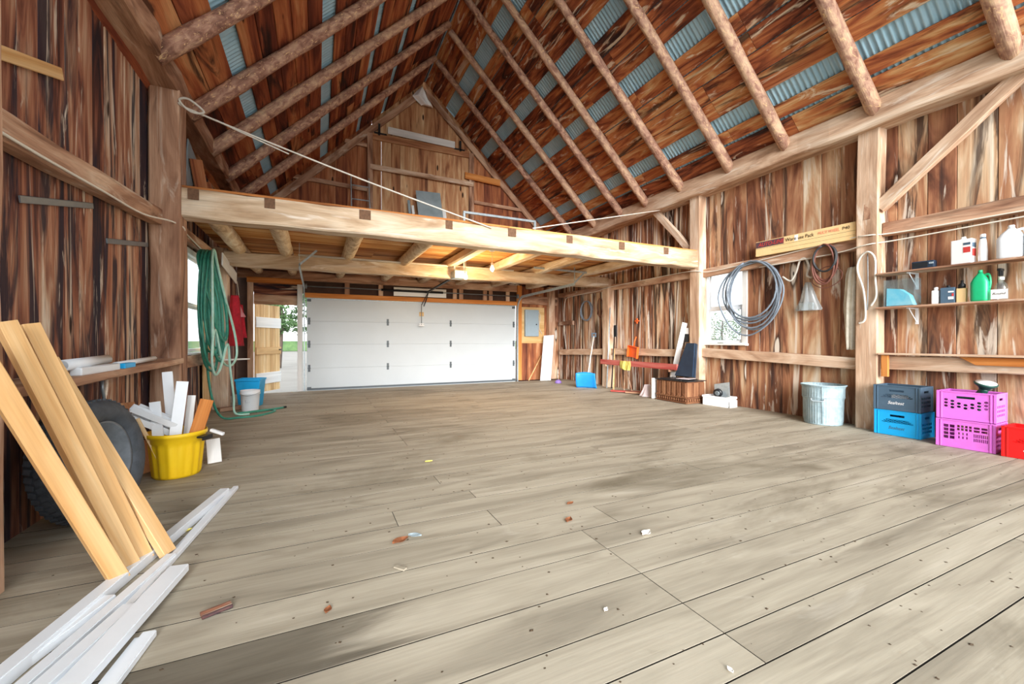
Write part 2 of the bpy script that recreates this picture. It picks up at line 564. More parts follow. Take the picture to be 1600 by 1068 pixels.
def boxm(boxes, ch=0.0):
    """one mesh of several boxes ((cx,cy,cz),(sx,sy,sz)) that make up one piece"""
    bm = bmesh.new()
    for c, s in boxes:
        r_ = bmesh.ops.create_cube(bm, size=1.0, matrix=Matrix.Translation(c) @ Matrix.Diagonal((s[0], s[1], s[2], 1)))
    if ch:
        bmesh.ops.bevel(bm, geom=bm.edges[:], offset=ch, segments=2, affect='EDGES', profile=.6)
    me = bpy.data.meshes.new('box')
    bm.to_mesh(me)
    bm.free()
    return me


def box(name, c, s, mat, parent=None, ch=0.004, rz=0.0, rx=0.0, ry=0.0):
    me = boxm([((0, 0, 0), s)], min(ch, min(s) * .4))
    mw = Matrix.Translation(c) @ Matrix.Rotation(R(rz), 4, 'Z') @ Matrix.Rotation(R(ry), 4, 'Y') @ Matrix.Rotation(R(rx), 4, 'X')
    return link(name, me, mat, parent, mw)


def prism(name, pts, t, mat, parent=None, mw=None):
    """polygon in local XY extruded +-t/2 in Z"""
    n = len(pts)
    vs_ = [(x, y, -t / 2) for x, y in pts] + [(x, y, t / 2) for x, y in pts]
    fs = [tuple(reversed(range(n))), tuple(range(n, 2 * n))] + [(i, (i + 1) % n, n + (i + 1) % n, n + i) for i in range(n)]
    me = bpy.data.meshes.new('prism')
    me.from_pydata(vs_, [], fs)
    bm = bmesh.new()
    bm.from_mesh(me)
    bmesh.ops.recalc_face_normals(bm, faces=bm.faces)
    bm.to_mesh(me)
    bm.free()
    return link(name, me, mat, parent, mw)


def cells(x0, x1, z0, z1, holes):
    """rectangles that fill x0..x1, z0..z1 except the holes"""
    xs = sorted({x0, x1} | {h[0] for h in holes} | {h[1] for h in holes})
    zs = sorted({z0, z1} | {h[2] for h in holes} | {h[3] for h in holes})
    out = []
    for i in range(len(xs) - 1):
        run = None
        for j in range(len(zs) - 1):
            cx, cz = (xs[i] + xs[i + 1]) / 2, (zs[j] + zs[j + 1]) / 2
            inh = any(h[0] < cx < h[1] and h[2] < cz < h[3] for h in holes)
            if inh:
                if run:
                    out.append((xs[i], xs[i + 1], run[0], run[1]))
                run = None
            else:
                run = (run[0], zs[j + 1]) if run else (zs[j], zs[j + 1])
        if run:
            out.append((xs[i], xs[i + 1], run[0], run[1]))
    return out


def text(name, s, size, mat, parent, mw, shear=0.0, ext=.0006, sx=1.0):
    c = bpy.data.curves.new('lettering', 'FONT')
    c.body = s
    c.size = size
    c.shear = shear
    c.extrude = ext
    c.resolution_u = 3
    tmp = bpy.data.objects.new('lettering', c)
    COL.objects.link(tmp)
    dg = bpy.context.evaluated_depsgraph_get()
    me = bpy.data.meshes.new_from_object(tmp.evaluated_get(dg))
    bpy.data.objects.remove(tmp)
    me.materials.clear()
    return link(name, me, mat, parent, mw @ Matrix.Diagonal((sx, 1, 1, 1)))


# ================================================================= the setting
XL, XR = -1.62, 6.70          # inner faces of the side wall boards
YF = 10.95                    # far wall with the overhead door
Y0 = -1.6                     # open end behind the photographer
RX = 2.57


def zr(x):                    # underside of roof boards
    return 4.295 + .975 * (6.35 - x) if x > RX else 5.406 + .985 * x


# ---- ground outside
tag(link('ground', boxm([((0, -33, -.40), (160, 88, .3))]), 'concrete'), kind='structure')
tag(link('ground_driveway', boxm([((0, 61, -.40), (160, 100, .3))]), 'asphalt'), kind='structure')

# ---- floor and planks
fl = tag(link('floor', boxm([((2.55, 4.4, -.10), (8.6, 12.0, .12)), ((2.55, 10.75, -.14), (8.6, .72, .08))]), 'backing'), kind='structure')
y = -.9
row = 0
edges = [-.9, -.66, -.42, -.19, .05, .27, .5, .73, .97, 1.14, 1.35, 1.61, 1.88, 2.13, 2.4, 2.66, 2.9, 3.06]
while edges[-1] < 10.42:
    edges.append(edges[-1] + random.choice((.2, .22, .24, .26, .28)))
for i in range(len(edges) - 1):
    ya, yb = edges[i], edges[i + 1]
    if .9 < ya < 2.0:
        cuts = [-1.72, 1.46, 6.78]
    else:
        c1 = random.uniform(.2, 2.4)
        cuts = [-1.72, c1, c1 + random.uniform(2.6, 3.8), 6.78]
        if ya > 3:
            cuts = [-1.72, random.choice((.9, 2.7, 4.4)), 6.78]
    for j in range(len(cuts) - 1):
        z = -.02 + random.uniform(-.0006, .0006)
        fo = plank('floor_plank', (cuts[j] + .002, (ya + yb) / 2, z), (cuts[j + 1] - .002, (ya + yb) / 2, z), yb - ya - .006, .04, 'floor_dark' if (1.6 < ya < 1.7 and j == 0) else 'floor', fl, ch=.0006)
        if len(fo.data.materials) == 1:
            fo.data.materials.append(M['seam'])
            for p_ in fo.data.polygons:
                if abs(p_.normal.z) < .5:
                    p_.material_index = 1

# ---- side walls
WR = dict(y0=4.86, y1=5.62, z0=1.10, z1=2.42)       # right window hole
WL = dict(y0=7.02, y1=8.02, z0=.98, z1=2.36)        # left window hole


def side_wall(name, x, sgn, zt, mat, yboards, win, wrange, yend, farther=None):
    bx = [((x + sgn * .045, (c[0] + c[1]) / 2, (c[2] + c[3]) / 2), (.02, c[1] - c[0], c[3] - c[2]))
          for c in cells(Y0, yend, -.3, zt, [(win['y0'], win['y1'], win['z0'], win['z1'])])]
    w = tag(link(name, boxm(bx), 'backing'), kind='structure')
    y = yboards
    while y < yend - .02:
        if farther and y > farther[1]:
            mat, wrange = farther[0], farther[2]
        bw = min(random.uniform(*wrange), yend - y)
        if yend - y - bw < .06:
            bw = yend - y
        yc = y + bw / 2
        xx = x + sgn * (.0135 + random.uniform(0, .006))
        segs = [(-.02, zt)]
        # boards that meet the window are cut round it
        if y + bw > win['y0'] and y < win['y1']:
            ov0, ov1 = max(y, win['y0']), min(y + bw, win['y1'])
            segs = [(-.02, win['z0']), (win['z1'], zt)]
            if ov0 - y > .03:
                plank('board', (xx, (y + ov0) / 2, win['z0']), (xx, (y + ov0) / 2, win['z1']), ov0 - y - .002, .024, mat, w, (sgn, 0, 0))
            if y + bw - ov1 > .03:
                plank('board', (xx, (ov1 + y + bw) / 2, win['z0']), (xx, (ov1 + y + bw) / 2, win['z1']), y + bw - ov1 - .004, .024, mat, w, (sgn, 0, 0))
        for s in segs:
            plank('board', (xx, yc, s[0]), (xx, yc, s[1]), bw - .005, .024, mat, w, (sgn, 0, 0))
        y += bw
    return w


wall_r = side_wall('wall_right', XR, 1, 4.3, 'wall_r', .7, WR, (.24, .34), YF + .05, ('wall_s', 5.55, (.13, .22)))
wall_l = side_wall('wall_left', XL, -1, 4.2, 'wall_l', 2.0, WL, (.15, .24), YF + .05)

# ---- roof: boards with gaps under corrugated steel
ceil = empty('ceiling', kind='structure')
for side in (0, 1):
    if side == 0:
        rngs = [(2.60, 3.15, 3), (3.38, 4.14, 4), (4.34, 4.88, 3), (5.08, 5.89, 4), (6.06, 6.215, 1), (6.235, 7.0, 3)]
        k, mat, ys, nrm = .975, 'roof_r', .6, V((.975, 0, 1)).normalized()
    else:
        rngs = [(2.54, 1.57, 5), (1.47, .97, 3), (.88, .25, 4), (.08, -.80, 5), (-.95, -1.9, 4)]
        k, mat, ys, nrm = .985, 'roof_l', 3.2, V((-.985, 0, 1)).normalized()
    f = math.sqrt(1 + k * k)
    for (xa, xb, nb) in rngs:
        for q in range(nb):
            x0, x1 = xa + (xb - xa) * q / nb, xa + (xb - xa) * (q + 1) / nb
            xm = (x0 + x1) / 2
            wid = abs(x1 - x0) * f - random.uniform(.006, .018)
            cuts = [ys, ys + random.choice((2.1, 3.2, 4.1)), 0, YF + .25]
            cuts[2] = cuts[1] + random.choice((2.0, 3.1, 4.0))
            cuts = sorted(c for c in cuts if c <= YF + .25)
            for j in range(len(cuts) - 1):
                if cuts[j + 1] - cuts[j] < .3:
                    continue
                p = V((xm, 0, zr(xm))) + nrm * (.0125 + random.uniform(0, .004))
                plank('board', (p.x, cuts[j] + .003, p.z), (p.x, cuts[j + 1] - .003, p.z), wid, .025, mat, ceil, nrm)
    # steel sheets, ridges running up the slope
    xe = 7.0 if side == 0 else -1.9
    sheet_w, pitch = .62, .068
    y = Y0 - .1
    i = 0
    while y < YF + .35:
        y1 = min(y + sheet_w + .03, YF + .4)
        nseg = int((y1 - y) / pitch * 6)
        vs_, fs = [], []
        for s in range(nseg + 1):
            yy = y + (y1 - y) * s / nseg
            h = .015 * math.sin(2 * math.pi * (yy - Y0) / pitch) + .046 + (.004 if i % 2 else 0)
            for xx in (RX, xe):
                p = V((xx, 0, zr(xx + (1e-6 if side == 0 else -1e-6)))) + nrm * h
                vs_.append((p.x, yy, p.z))
        for s in range(nseg):
            fs.append((2 * s, 2 * s + 1, 2 * s + 3, 2 * s + 2))
        me = bpy.data.meshes.new('steel_sheet')
        me.from_pydata(vs_, [], fs)
        me.polygons.foreach_set('use_smooth', [True] * len(fs))
        link('steel_sheet', me, 'metal', ceil)
        y += sheet_w
        i += 1
plank('ridge_board', (RX, .6, 8.06), (RX, YF + .2, 8.06), .22, .03, 'backing', ceil, (1, 0, 0))

# ---- far wall: gable boards with the loft door, header over the overhead door, corner with the fuse panel
def far_piece(x0, x1, z0, z1):
    return (((x0 + x1) / 2, YF + .14, (z0 + z1) / 2), (x1 - x0, .02, z1 - z0))


wall_f = tag(link('wall_far', boxm([far_piece(-1.72, 5.3, 2.26, 2.9), far_piece(-1.72, -1.36, -.2, 2.26), far_piece(5.3, 6.8, -.2, 2.9)]), 'backing'), kind='structure')


def vboard(name, x0, x1, z0, ztop, yy, mat, parent, t=.024):
    """upright board whose top follows the roof line; local X is up"""
    za, zb = ztop(x0), ztop(x1)
    pts = [(0, x0), (0, x1), (zb - z0, x1), (za - z0, x0)]
    if x0 < RX < x1:
        pts = [(0, x0), (0, x1), (zb - z0, x1), (ztop(RX) - z0, RX), (za - z0, x0)]
    cx = (x0 + x1) / 2
    pts = [(a - 1.0, -(b_ - cx)) for a, b_ in pts]
    mw = Matrix(((0, -1, 0, cx), (0, 0, -1, yy), (1, 0, 0, z0 + 1.0), (0, 0, 0, 1)))
    return prism(name, pts, t, mat, parent, mw)


gt = lambda x: zr(x) + .02
x = -1.6
hay = (1.24, 3.84)
for xa, xb in ((-1.6, hay[0]), (hay[1], 6.7)):      # outer cladding behind the gable boards
    pts = [(xa, 2.8), (xb, 2.8), (xb, gt(xb)), (xa, gt(xa))]
    prism('outer_cladding', [(p, q) for p, q in pts], .02, 'backing', wall_f, Matrix(((1, 0, 0, 0), (0, 0, -1, YF + .1), (0, 1, 0, 0), (0, 0, 0, 1))))
while x < 6.68:
    bw = random.uniform(.2, .29)
    x1 = min(x + bw, 6.7)
    if x < hay[0] < x1 + .1:
        x1 = hay[0]
    if x >= hay[0] - 1e-6 and x < hay[1]:
        x = hay[1]
        continue
    vboard('gable_board', x + .001, x1 - .001, 2.78, gt, YF + .04 + random.uniform(0, .01), 'gable', wall_f)
    x = x1
hd = empty('loft_door', 'wide pair of faded plank loft doors in the gable peak', 'door')
hd_off = Matrix.Translation((-2.54, -YF, -4.5))
place(hd, (2.54, YF, 4.5))
def hdo(o):
    o.matrix_world = hd_off @ o.matrix_world
    return o
n = 11
for i in range(n):
    a = hay[0] + (hay[1] - hay[0]) * i / n
    b_ = hay[0] + (hay[1] - hay[0]) * (i + 1) / n
    gap = (.001, .005, .001, .003, .004, .001, .003, .001, .004, .003, .001)[i]
    hdo(vboard('door_board', a + gap, b_, 2.78, lambda q: min(zr(q) - .02, 6.32), YF + .03, 'haydoor', hd))
ub = [1.26, 1.6, 1.92, 2.24, 2.57, 2.9, 3.22, 3.54, 3.86]
for a, b_ in zip(ub, ub[1:]):
    hdo(vboard('upper_board', a + .0003, b_ - .0003, 6.3, gt, YF + .045, 'haydoor', hd))
def hdp(name, a, b_, w, t, mat, nrm=(0, -1, 0)):
    return hdo(plank(name, a, b_, w, t, mat, hd, nrm))
hdp('jamb', (1.20, YF - .02, 2.88), (1.20, YF - .02, 6.3), .13, .06, 'timber_d')
hdp('jamb', (3.86, YF - .02, 2.88), (3.86, YF - .02, 6.3), .14, .06, 'timber_d')
hdp('cross_rail', (1.2, YF - .07, 5.46), (3.9, YF - .07, 5.43), .12, .05, 'timber')
hdp('upper_rail', (1.27, YF - .01, 6.25), (3.8, YF - .01, 6.25), .18, .03, 'haydoor')
hdp('pale_board', (1.63, YF - .05, 6.45), (3.38, YF - .05, 6.42), .18, .025, 'whitewood')
for sx in (1.42, 3.54):
    hdo(link('hinge_bracket', boxm([((sx, YF - .04, 6.43), (.05, .03, .28)), ((sx + (.03 if sx < 2 else -.03), YF - .045, 6.33), (.3, .02, .035))]), 'dark', hd))
# rails and trims nailed across the gable
for i, (a, b_, w, mt) in enumerate([((-.54, YF - .02, 4.96), (1.13, YF - .02, 4.89), .1, 'timber_d'), ((3.94, YF - .02, 4.97), (5.55, YF - .02, 4.93), .09, 'timber_d'),
                                    ((3.66, YF - .06, 5.65), (4.7, YF - .06, 5.6), .17, 'orange'), ((.62, YF - .02, 6.0), (1.13, YF - .02, 5.98), .1, 'timber_d')]):
    plank('gable_rail', a, b_, w, .045, mt, wall_f, (0, -1, 0))
for a, b_ in (((-1.4, YF - .02, zr(-1.4) - .2), (RX, YF - .02, zr(RX) - .24)), ((6.5, YF - .02, zr(6.5) - .2), (RX, YF - .02, zr(RX) - .24))):
    plank('barge_rail', a, b_, .16, .05, 'timber_d', wall_f, (0, -1, 0))
# header over the overhead door
for z0, z1, mt, yy in ((2.55, 2.74, 'timber_d', YF + .02), (2.74, 2.84, 'wall_r', YF + .05)):
    for xa, xb in ((-1.6, 1.9), (1.9, 5.4)):
        plank('header_board', (xa, yy, (z0 + z1) / 2), (xb - .003, yy, (z0 + z1) / 2), z1 - z0 - .006, .05, mt, wall_f, (0, -1, 0))
plank('orange_header', (-.26, YF - .02, 2.215), (5.26, YF - .02, 2.215), .11, .05, 'orange', wall_f, (0, -1, 0))
for xx in (.67, 1.46, 3.4, 3.58, 4.28, 4.45, 4.98):
    plank('header_block', (xx, YF + .03, 2.28), (xx, YF + .03, 2.55), .11, .05, 'timber_d', wall_f, (0, -1, 0))
plank('door_jamb', (5.33, YF - .01, 0), (5.33, YF - .01, 2.74), .13, .1, 'orange', wall_f, (0, -1, 0))
plank('door_jamb', (-.36, YF + .0, -.08), (-.36, YF + .0, 2.55), .11, .1, 'whitewood', wall_f, (0, -1, 0))
plank('door_jamb', (-1.35, YF + .0, -.08), (-1.35, YF + .0, 2.5), .11, .1, 'timber_d', wall_f, (0, -1, 0))
plank('lintel', (-1.41, YF - .02, 2.51), (-.30, YF - .02, 2.51), .12, .12, 'orange', wall_f, (0, -1, 0))
plank('lintel_board', (-1.29, YF + .03, 2.08), (-.42, YF + .03, 2.08), .22, .03, 'timber_d', wall_f, (0, -1, 0))
plank('lintel_board', (-1.29, YF + .05, 2.33), (-.42, YF + .05, 2.33), .30, .03, 'wall_l', wall_f, (0, -1, 0))
# corner right of the overhead door
for i in range(5):
    xa = 5.4 + i * .26
    plank('corner_board', (xa + .13, YF + .06, -.02), (xa + .13, YF + .06, 2.74), .254, .024, 'wall_r' if i > 3 else 'gable', wall_f, (0, -1, 0))
plank('corner_beam', (5.4, YF - .0, 2.34), (6.6, YF - .0, 2.32), .24, .08, 'timber_d', wall_f, (0, -1, 0))
plank('corner_post', (6.36, YF - .06, 0), (6.36, YF - .06, 2.74), .2, .16, 'timber_d', wall_f, (0, -1, 0), n=6, jit=.004)
yr = YF + .05

# ---- windows
def window(name, x, sgn, w, mat, label, sash=True):
    e = empty(name, label, None, None, 'structure')
    y0, y1, z0, z1 = w['y0'], w['y1'], w['z0'], w['z1']
    fr = .055
    yc, zc = (y0 + y1) / 2, (z0 + z1) / 2
    for a, b_ in (((x, y0 - .02, z0), (x, y0 - .02, z1)), ((x, y1 + .02, z0), (x, y1 + .02, z1))):
        plank('casing', a, b_, .09, .05, mat, e, (1, 0, 0))
    plank('casing', (x, y0 - .07, z1 + .03), (x, y1 + .07, z1 + .03), .08, .055, mat, e, (1, 0, 0))
    plank('sill', (x - sgn * .03, y0 - .08, z0 - .015), (x - sgn * .03, y1 + .08, z0 - .015), .11, .035, mat, e, (0, 0, 1))
    zm = zc - .02
    for za, zb, dx in ((z0 + .01, zm, .02), (zm - .0, z1, .045)):
        xx = x + sgn * dx
        for a, b_ in (((xx, y0 + .045, za), (xx, y0 + .045, zb)), ((xx, y1 - .045, za), (xx, y1 - .045, zb)),
                      ((xx, y0 + .07, za + .025), (xx, y1 - .07, za + .025)), ((xx, y0 + .07, zb - .02), (xx, y1 - .07, zb - .02))):
            plank('sash_bar', a, b_, .045, .03, 'vinyl', e, (1, 0, 0))
        link('pane', boxm([((xx, yc, (za + zb) / 2), (.004, y1 - y0 - .12, zb - za - .06))]), 'glass', e)
    return e


window('window_1', XR, 1, WR, 'whitewood', 'white double-hung window behind the hanging grey coil')
window('window_2', XL, -1, WL, 'whitewood', 'bright window beside the green hose')

# ---- plank door standing open
d1 = empty('door_1', 'pale plank side door swung open outwards', None, None, 'structure')
for i in range(5):
    xa = .02 + i * .165
    plank('door_plank', (xa + .08, 0, .05), (xa + .08, 0, 2.08), .158, .028, 'doorwood', d1, (0, 1, 0))
for zz, hh in ((.36, .26), (1.0, .17), (1.66, .24)):
    plank('door_batten', (.02, -.03, zz), (.84, -.03, zz), hh, .028, 'whitewood' if zz != 1.0 else 'doorwood', d1, (0, 1, 0))
box('latch', (.8, -.05, 1.02), (.08, .02, .03), 'dark', d1)
place(d1, (-1.29, YF + .08, -.09), 60)
d1.scale = (1.06, 1, 1)

# ---- overhead door
d2 = empty('door_2', 'white sectional overhead garage door with grey hinges', None, None, 'structure')
dx0, dx1 = -.22, 5.225
zs = [-.06, .493, 1.062, 1.61, 2.168]
for i in range(4):
    bm_ = [(((dx0 + dx1) / 2, YF + .045, (zs[i] + zs[i + 1]) / 2), (dx1 - dx0, .045, zs[i + 1] - zs[i] - .0004))]
    link('door_section', boxm(bm_, .005), 'white', d2)
link('bottom_seal', boxm([(((dx0 + dx1) / 2, YF + .04, -.075), (dx1 - dx0, .06, .035))], .01), 'white', d2)
link('bottom_rail', boxm([(((dx0 + dx1) / 2, YF + .012, .0), (dx1 - dx0, .02, .045))], .004), 'hinge_grey', d2)
link('top_strut', boxm([(((dx0 + dx1) / 2, YF + .012, 2.145), (dx1 - dx0, .02, .025))], .004), 'galv', d2)
hm = boxm([((0, 0, .045), (.05, .012, .075)), ((0, 0, -.045), (.05, .012, .075)), ((0, -.008, 0), (.062, .022, .022))], .003)
for zz in zs[1:4]:
    for xx in (dx0 + .05, 1.63, 3.28, dx1 - .06):
        link('hinge', hm, 'hinge_grey', d2, Matrix.Translation((xx, YF + .016, zz)))
for xx in (dx0 + .05, dx1 - .06):
    for zz in (.02, 2.1):
        link('roller_bracket', boxm([((0, 0, 0), (.09, .03, .06))], .004), 'hinge_grey', d2, Matrix.Translation((xx, YF + .01, zz)))
link('sticker', boxm([((2.49, YF + .02, 1.84), (.12, .004, .11))]), 'plywood', d2)
for sx, xx in ((-1, dx0 - .05), (1, dx1 + .03)):
    yt = YF - .06
    pts = [(xx, yt, -.09), (xx, yt, 1.0), (xx, yt, 2.03)]
    for k in range(1, 7):
        a = k / 6 * math.pi / 2
        pts.append((xx, yt - .36 * (1 - math.cos(a)), 2.03 + .36 * math.sin(a)))
    pts += [(xx, 9.3, 2.40), (xx, 7.9, 2.42)]
    vs_, fs = [], []
    for i, p in enumerate(pts):
        p = V(p)
        t = (V(pts[min(i + 1, len(pts) - 1)]) - V(pts[max(i - 1, 0)])).normalized()
        nn = V((1, 0, 0)).cross(t)
        for ox, on in ((-.012, -.03), (.014, -.03), (.014, .03), (-.012, .03), (-.012, .026), (.01, .026), (.01, -.026), (-.012, -.026)):
            vs_.append(tuple(p + V((ox * -sx, 0, 0)) + nn * on))
    for i in range(len(pts) - 1):
        for k in range(8):
            k2 = (k + 1) % 8
            fs.append((i * 8 + k, i * 8 + k2, (i + 1) * 8 + k2, (i + 1) * 8 + k))
    me = bpy.data.meshes.new('track')
    me.from_pydata(vs_, [], fs)
    link('track', me, 'galv', d2)
    # hangers of the track ends
    plank('track_hanger', (xx, 7.94, 2.42), (xx, 7.94, 2.80), .04, .006, 'galv', d2, (1, 0, 0))
    plank('track_hanger', (xx, 7.96, 2.44), (xx + .27, 7.94, 2.70), .035, .006, 'galv', d2, (0, 1, 0))
plank('angle_bar', (4.2, 7.9, 2.71), (5.75, 7.9, 2.69), .04, .03, 'galv', d2, (0, 1, 0))
tube('torsion_bar', [(-.22, YF - .08, 2.42), (2.4, YF - .08, 2.42), (5.26, YF - .08, 2.42)], .013, 'steel', d2)
tube('torsion_spring', [(1.46, YF - .08, 2.42), (3.04, YF - .08, 2.42)], .03, 'dark', d2, n=12)
for xx in (-.24, 5.25):
    link('cable_drum', lathe([(.05, -.03), (.065, -.02), (.05, 0), (.065, .02), (.05, .03)], 16), 'steel', d2,
         Matrix.Translation((xx, YF - .08, 2.42)) @ Matrix.Rotation(R(90), 4, 'Y'))
plank('spring_pad', (1.77, YF - .03, 2.4), (3.14, YF - .03, 2.4), .22, .03, 'whitewood', d2, (0, -1, 0))
# opener
op = empty('garage_door_opener', 'grey garage door opener with long dark rail under the loft', 'opener')
link('motor_case', boxm([((2.62, 8.22, 2.49), (.24, .3, .16))], .02), 'galv', op)
plank('rail', (2.62, 8.3, 2.5), (2.6, YF - .1, 2.4), .05, .035, 'dark', op, (0, 0, 1))
plank('hanger', (2.52, 8.15, 2.55), (2.52, 8.15, 2.8), .03, .005, 'galv', op, (0, 1, 0))
plank('hanger', (2.72, 8.15, 2.55), (2.72, 8.15, 2.8), .03, .005, 'galv', op, (0, 1, 0))
tube('door_arm', [(2.6, YF - .3, 2.4), (2.58, YF - .12, 2.2), (2.55, YF - .0, 2.05)], .012, 'dark', op)
tube('pull_cord', [(2.44, YF - .2, 2.06), (2.44, YF - .2, 1.56)], .009, 'steel', op, n=6)
link('pull_handle', boxm([((2.44, YF - .2, 1.58), (.13, .02, .016)), ((2.44, YF - .2, 1.535), (.14, .02, .02)), ((2.41, YF - .2, 1.56), (.014, .018, .055)), ((2.47, YF - .2, 1.56), (.014, .018, .055))]), 'label_w', op)
tube('trolley_link', [(2.6, YF - .22, 2.38), (2.44, YF - .2, 2.06)], .01, 'dark', op, n=6)

# ================================================================= timber frame
def post(x, y, z1, w, d, label, mat='timber', z0=0, lean=(0, 0)):
    o = plank('support_post', (x, y, z0), (x + lean[0], y + lean[1], z1), d, w, mat, None, (1, 0, 0), ch=.014, n=9, jit=.004)
    return tag(o, label, 'post', 'timber frame posts')


post(6.59, 2.99, 3.88, .18, .25, 'square timber post between the wall shelves and the long cardboard box')
post(6.59, 5.74, 3.88, .18, .24, 'square timber post at the right end of the loft beam', 'timber')
post(6.585, 8.44, 2.66, .19, .24, 'timber post beside the blue snow shovel', 'timber')
post(-1.475, 5.76, 3.86, .27, .28, 'timber post at the left end of the loft beam', 'timber_d')
post(-1.46, 2.58, 3.86, .30, .34, 'rough grey post at the left edge with studs leaning on it', 'timber_d')
post(-1.475, 8.46, 2.7, .24, .2, 'timber post behind the red jacket', 'timber')

tag(plank('plate_beam', (6.56, .4, 4.05), (6.56, YF + .1, 4.02), .33, .33, 'timber', None, (0, 0, 1), ch=.02, n=26, jit=.007),
    'long hewn plate beam along the top of the shelf-side wall', 'beam')
tag(plank('plate_beam', (-1.485, 3.0, 3.99), (-1.485, YF + .1, 4.02), .26, .3, 'timber_d', None, (0, 0, 1), ch=.02, n=22, jit=.008),
    'weathered plate beam along the top of the dark left wall', 'beam')
lb = tag(plank('loft_beam', (-1.6, 5.77, 2.67), (6.7, 5.77, 2.68), .22, .32, 'loft', None, (0, 0, 1), ch=.018, n=30, jit=.005),
         'pale hewn loft beam with notches, spanning the barn', 'beam')
lb_mi = lb.matrix_world.inverted()
for xx, ww in ((-1.23, .1), (-.5, .11), (.56, .14), (1.67, .1), (2.64, .13), (3.65, .11), (4.7, .11), (5.7, .11)):
    o = box('joist_pocket', (xx, 5.655, 2.765), (ww, .012, .12), 'pocket', None, .003)
    o.parent = lb
    o.matrix_parent_inverse = lb_mi
tag(plank('loft_tie_beam', (-1.4, 8.42, 2.53), (6.5, 8.42, 2.57), .2, .24, 'loft', None, (0, 0, 1), ch=.016, n=24, jit=.006),
    'pale cross beam under the middle of the loft', 'beam')

# braces
def brace(a, b, w, t, label, mat='timber', nrm=(1, 0, 0)):
    return tag(plank('brace', a, b, w, t, mat, None, nrm, ch=.008, n=6, jit=.002), label, 'brace', 'diagonal braces')


brace((6.56, 2.88, 2.86), (6.56, 1.62, 3.95), .15, .09, 'diagonal brace rising from the shelf-side post to the plate beam')
brace((6.58, 5.86, 2.86), (6.58, 6.82, 3.9), .13, .09, 'diagonal brace behind the right end of the loft beam', 'timber')


# girts (horizontal rails)
def girt(a, b, w, t, label, mat='timber'):
    return tag(plank('girt_rail', a, b, w, t, mat, None, (1, 0, 0), ch=.008, n=7, jit=.003), label, 'rail', 'horizontal wall rails')


girt((6.63, 5.62, .93), (6.63, 3.12, .84), .16, .13, 'low horizontal rail under the window and the grey coil')
girt((6.63, 8.32, .88), (6.63, 5.86, .9), .15, .12, 'low rail behind the orange dustpan')
girt((6.63, 10.75, .80), (6.63, 8.57, .87), .16, .12, 'low rail between far corner and blue snow shovel')
girt((6.63, 2.86, .87), (6.63, .8, .90), .17, .12, 'low rail above the milk crates')
girt((6.64, 2.86, 2.58), (6.64, .8, 2.55), .17, .1, 'upper rail over the wall shelves', 'timber_d')
girt((6.64, 5.62, 2.42), (6.64, 3.12, 2.45), .15, .1, 'upper rail under the long cardboard box', 'timber_d')
girt((6.64, 10.85, 2.5), (6.64, 5.86, 2.42), .13, .1, 'upper rail below the loft on the far side of the window', 'timber_d')
girt((-1.55, 2.75, 2.27), (-1.55, 5.62, 2.47), .17, .11, 'long grey upper rail on the dark left wall', 'timber_d')
girt((-1.56, 5.9, 2.52), (-1.56, 8.36, 2.55), .15, .09, 'upper rail above the left window', 'timber_d')
girt((-1.56, 5.9, .88), (-1.56, 8.36, .88), .16, .1, 'low rail under the left window', 'timber_d')
girt((-1.56, 8.56, 2.5), (-1.56, 10.05, 2.5), .14, .08, 'short upper rail in the left far corner', 'timber_d')
tag(plank('ledge_plank', (-1.45, 2.76, .905), (-1.45, 5.62, .935), .28, .055, 'timber_d', None, (0, 0, 1), ch=.006, n=6, jit=.002),
    'narrow ledge plank on the left wall holding white pipes', 'ledge')
tag(plank('rail_cap', (6.57, 2.85, .985), (6.57, .8, .992), .2, .022, 'timber', None, (0, 0, 1)), 'thin cap board on the low rail above the milk crates', 'board')
tag(plank('cleat', (6.52, 2.80, .70), (6.52, 2.80, .972), .07, .045, 'orange', None, (1, 0, 0)), 'short upright orange cleat beside the shelf-side post', 'board')
tag(prism('orange_board', [(0, 0), (-1.3, 0), (-1.3, .085), (.13, .085)], .022, 'orange', None, Matrix(((0, 0, 1, 6.545), (1, 0, 0, 2.0), (0, 1, 0, .885), (0, 0, 0, 1)))),
    'fresh orange board with slanted end on the low rail above the crates', 'board')

# rafters: round poles
Rr = [1.72, 2.88, 4.0, 4.94, 5.99, 6.95, 7.77, 8.8, 9.85]
ordn = ['first', 'second', 'third', 'fourth', 'fifth', 'sixth', 'seventh', 'eighth', 'ninth']
for i, yy in enumerate(Rr):
    a = V((6.5, yy, 4.18 - .975 * .15))
    b_ = V((2.62, yy + random.uniform(-.04, .04), 4.18 + .975 * (6.35 - 2.62)))
    o = pole('rafter', a, b_, .088, .066, 'pole', None, 16, .015, .03)
    k = len(Rr) - 1 - i
    tag(o, 'round log rafter on right-hand roof slope, %s from the far gable' % ordn[k], 'rafter', 'log rafters')
Lr_ = [5.12, 6.29, 7.37, 8.49, 9.64]
for i, yy in enumerate(Lr_):
    a = V((-1.42, yy, 4.06 - .985 * .17))
    b_ = V((2.52, yy + random.uniform(-.04, .04), 4.06 + .985 * (2.52 + 1.25)))
    o = pole('rafter', a, b_, .092, .066, 'pole', None, 16, .015, .03)
    k = len(Lr_) - 1 - i
    tag(o, 'round log rafter on left-hand roof slope, %s from the far gable' % ordn[k], 'rafter', 'log rafters')
for i, yy in enumerate(Rr):
    if 2 < yy < 9.5:
        tag(box('rafter_block', (6.62, yy - .16, 4.30), (.12, .09, .22), 'timber_d', None, .006), 'wood block on plate beam beside the %s rafter from the far gable' % ordn[len(Rr) - 1 - i],
            'block', 'blocks on the plate beam')

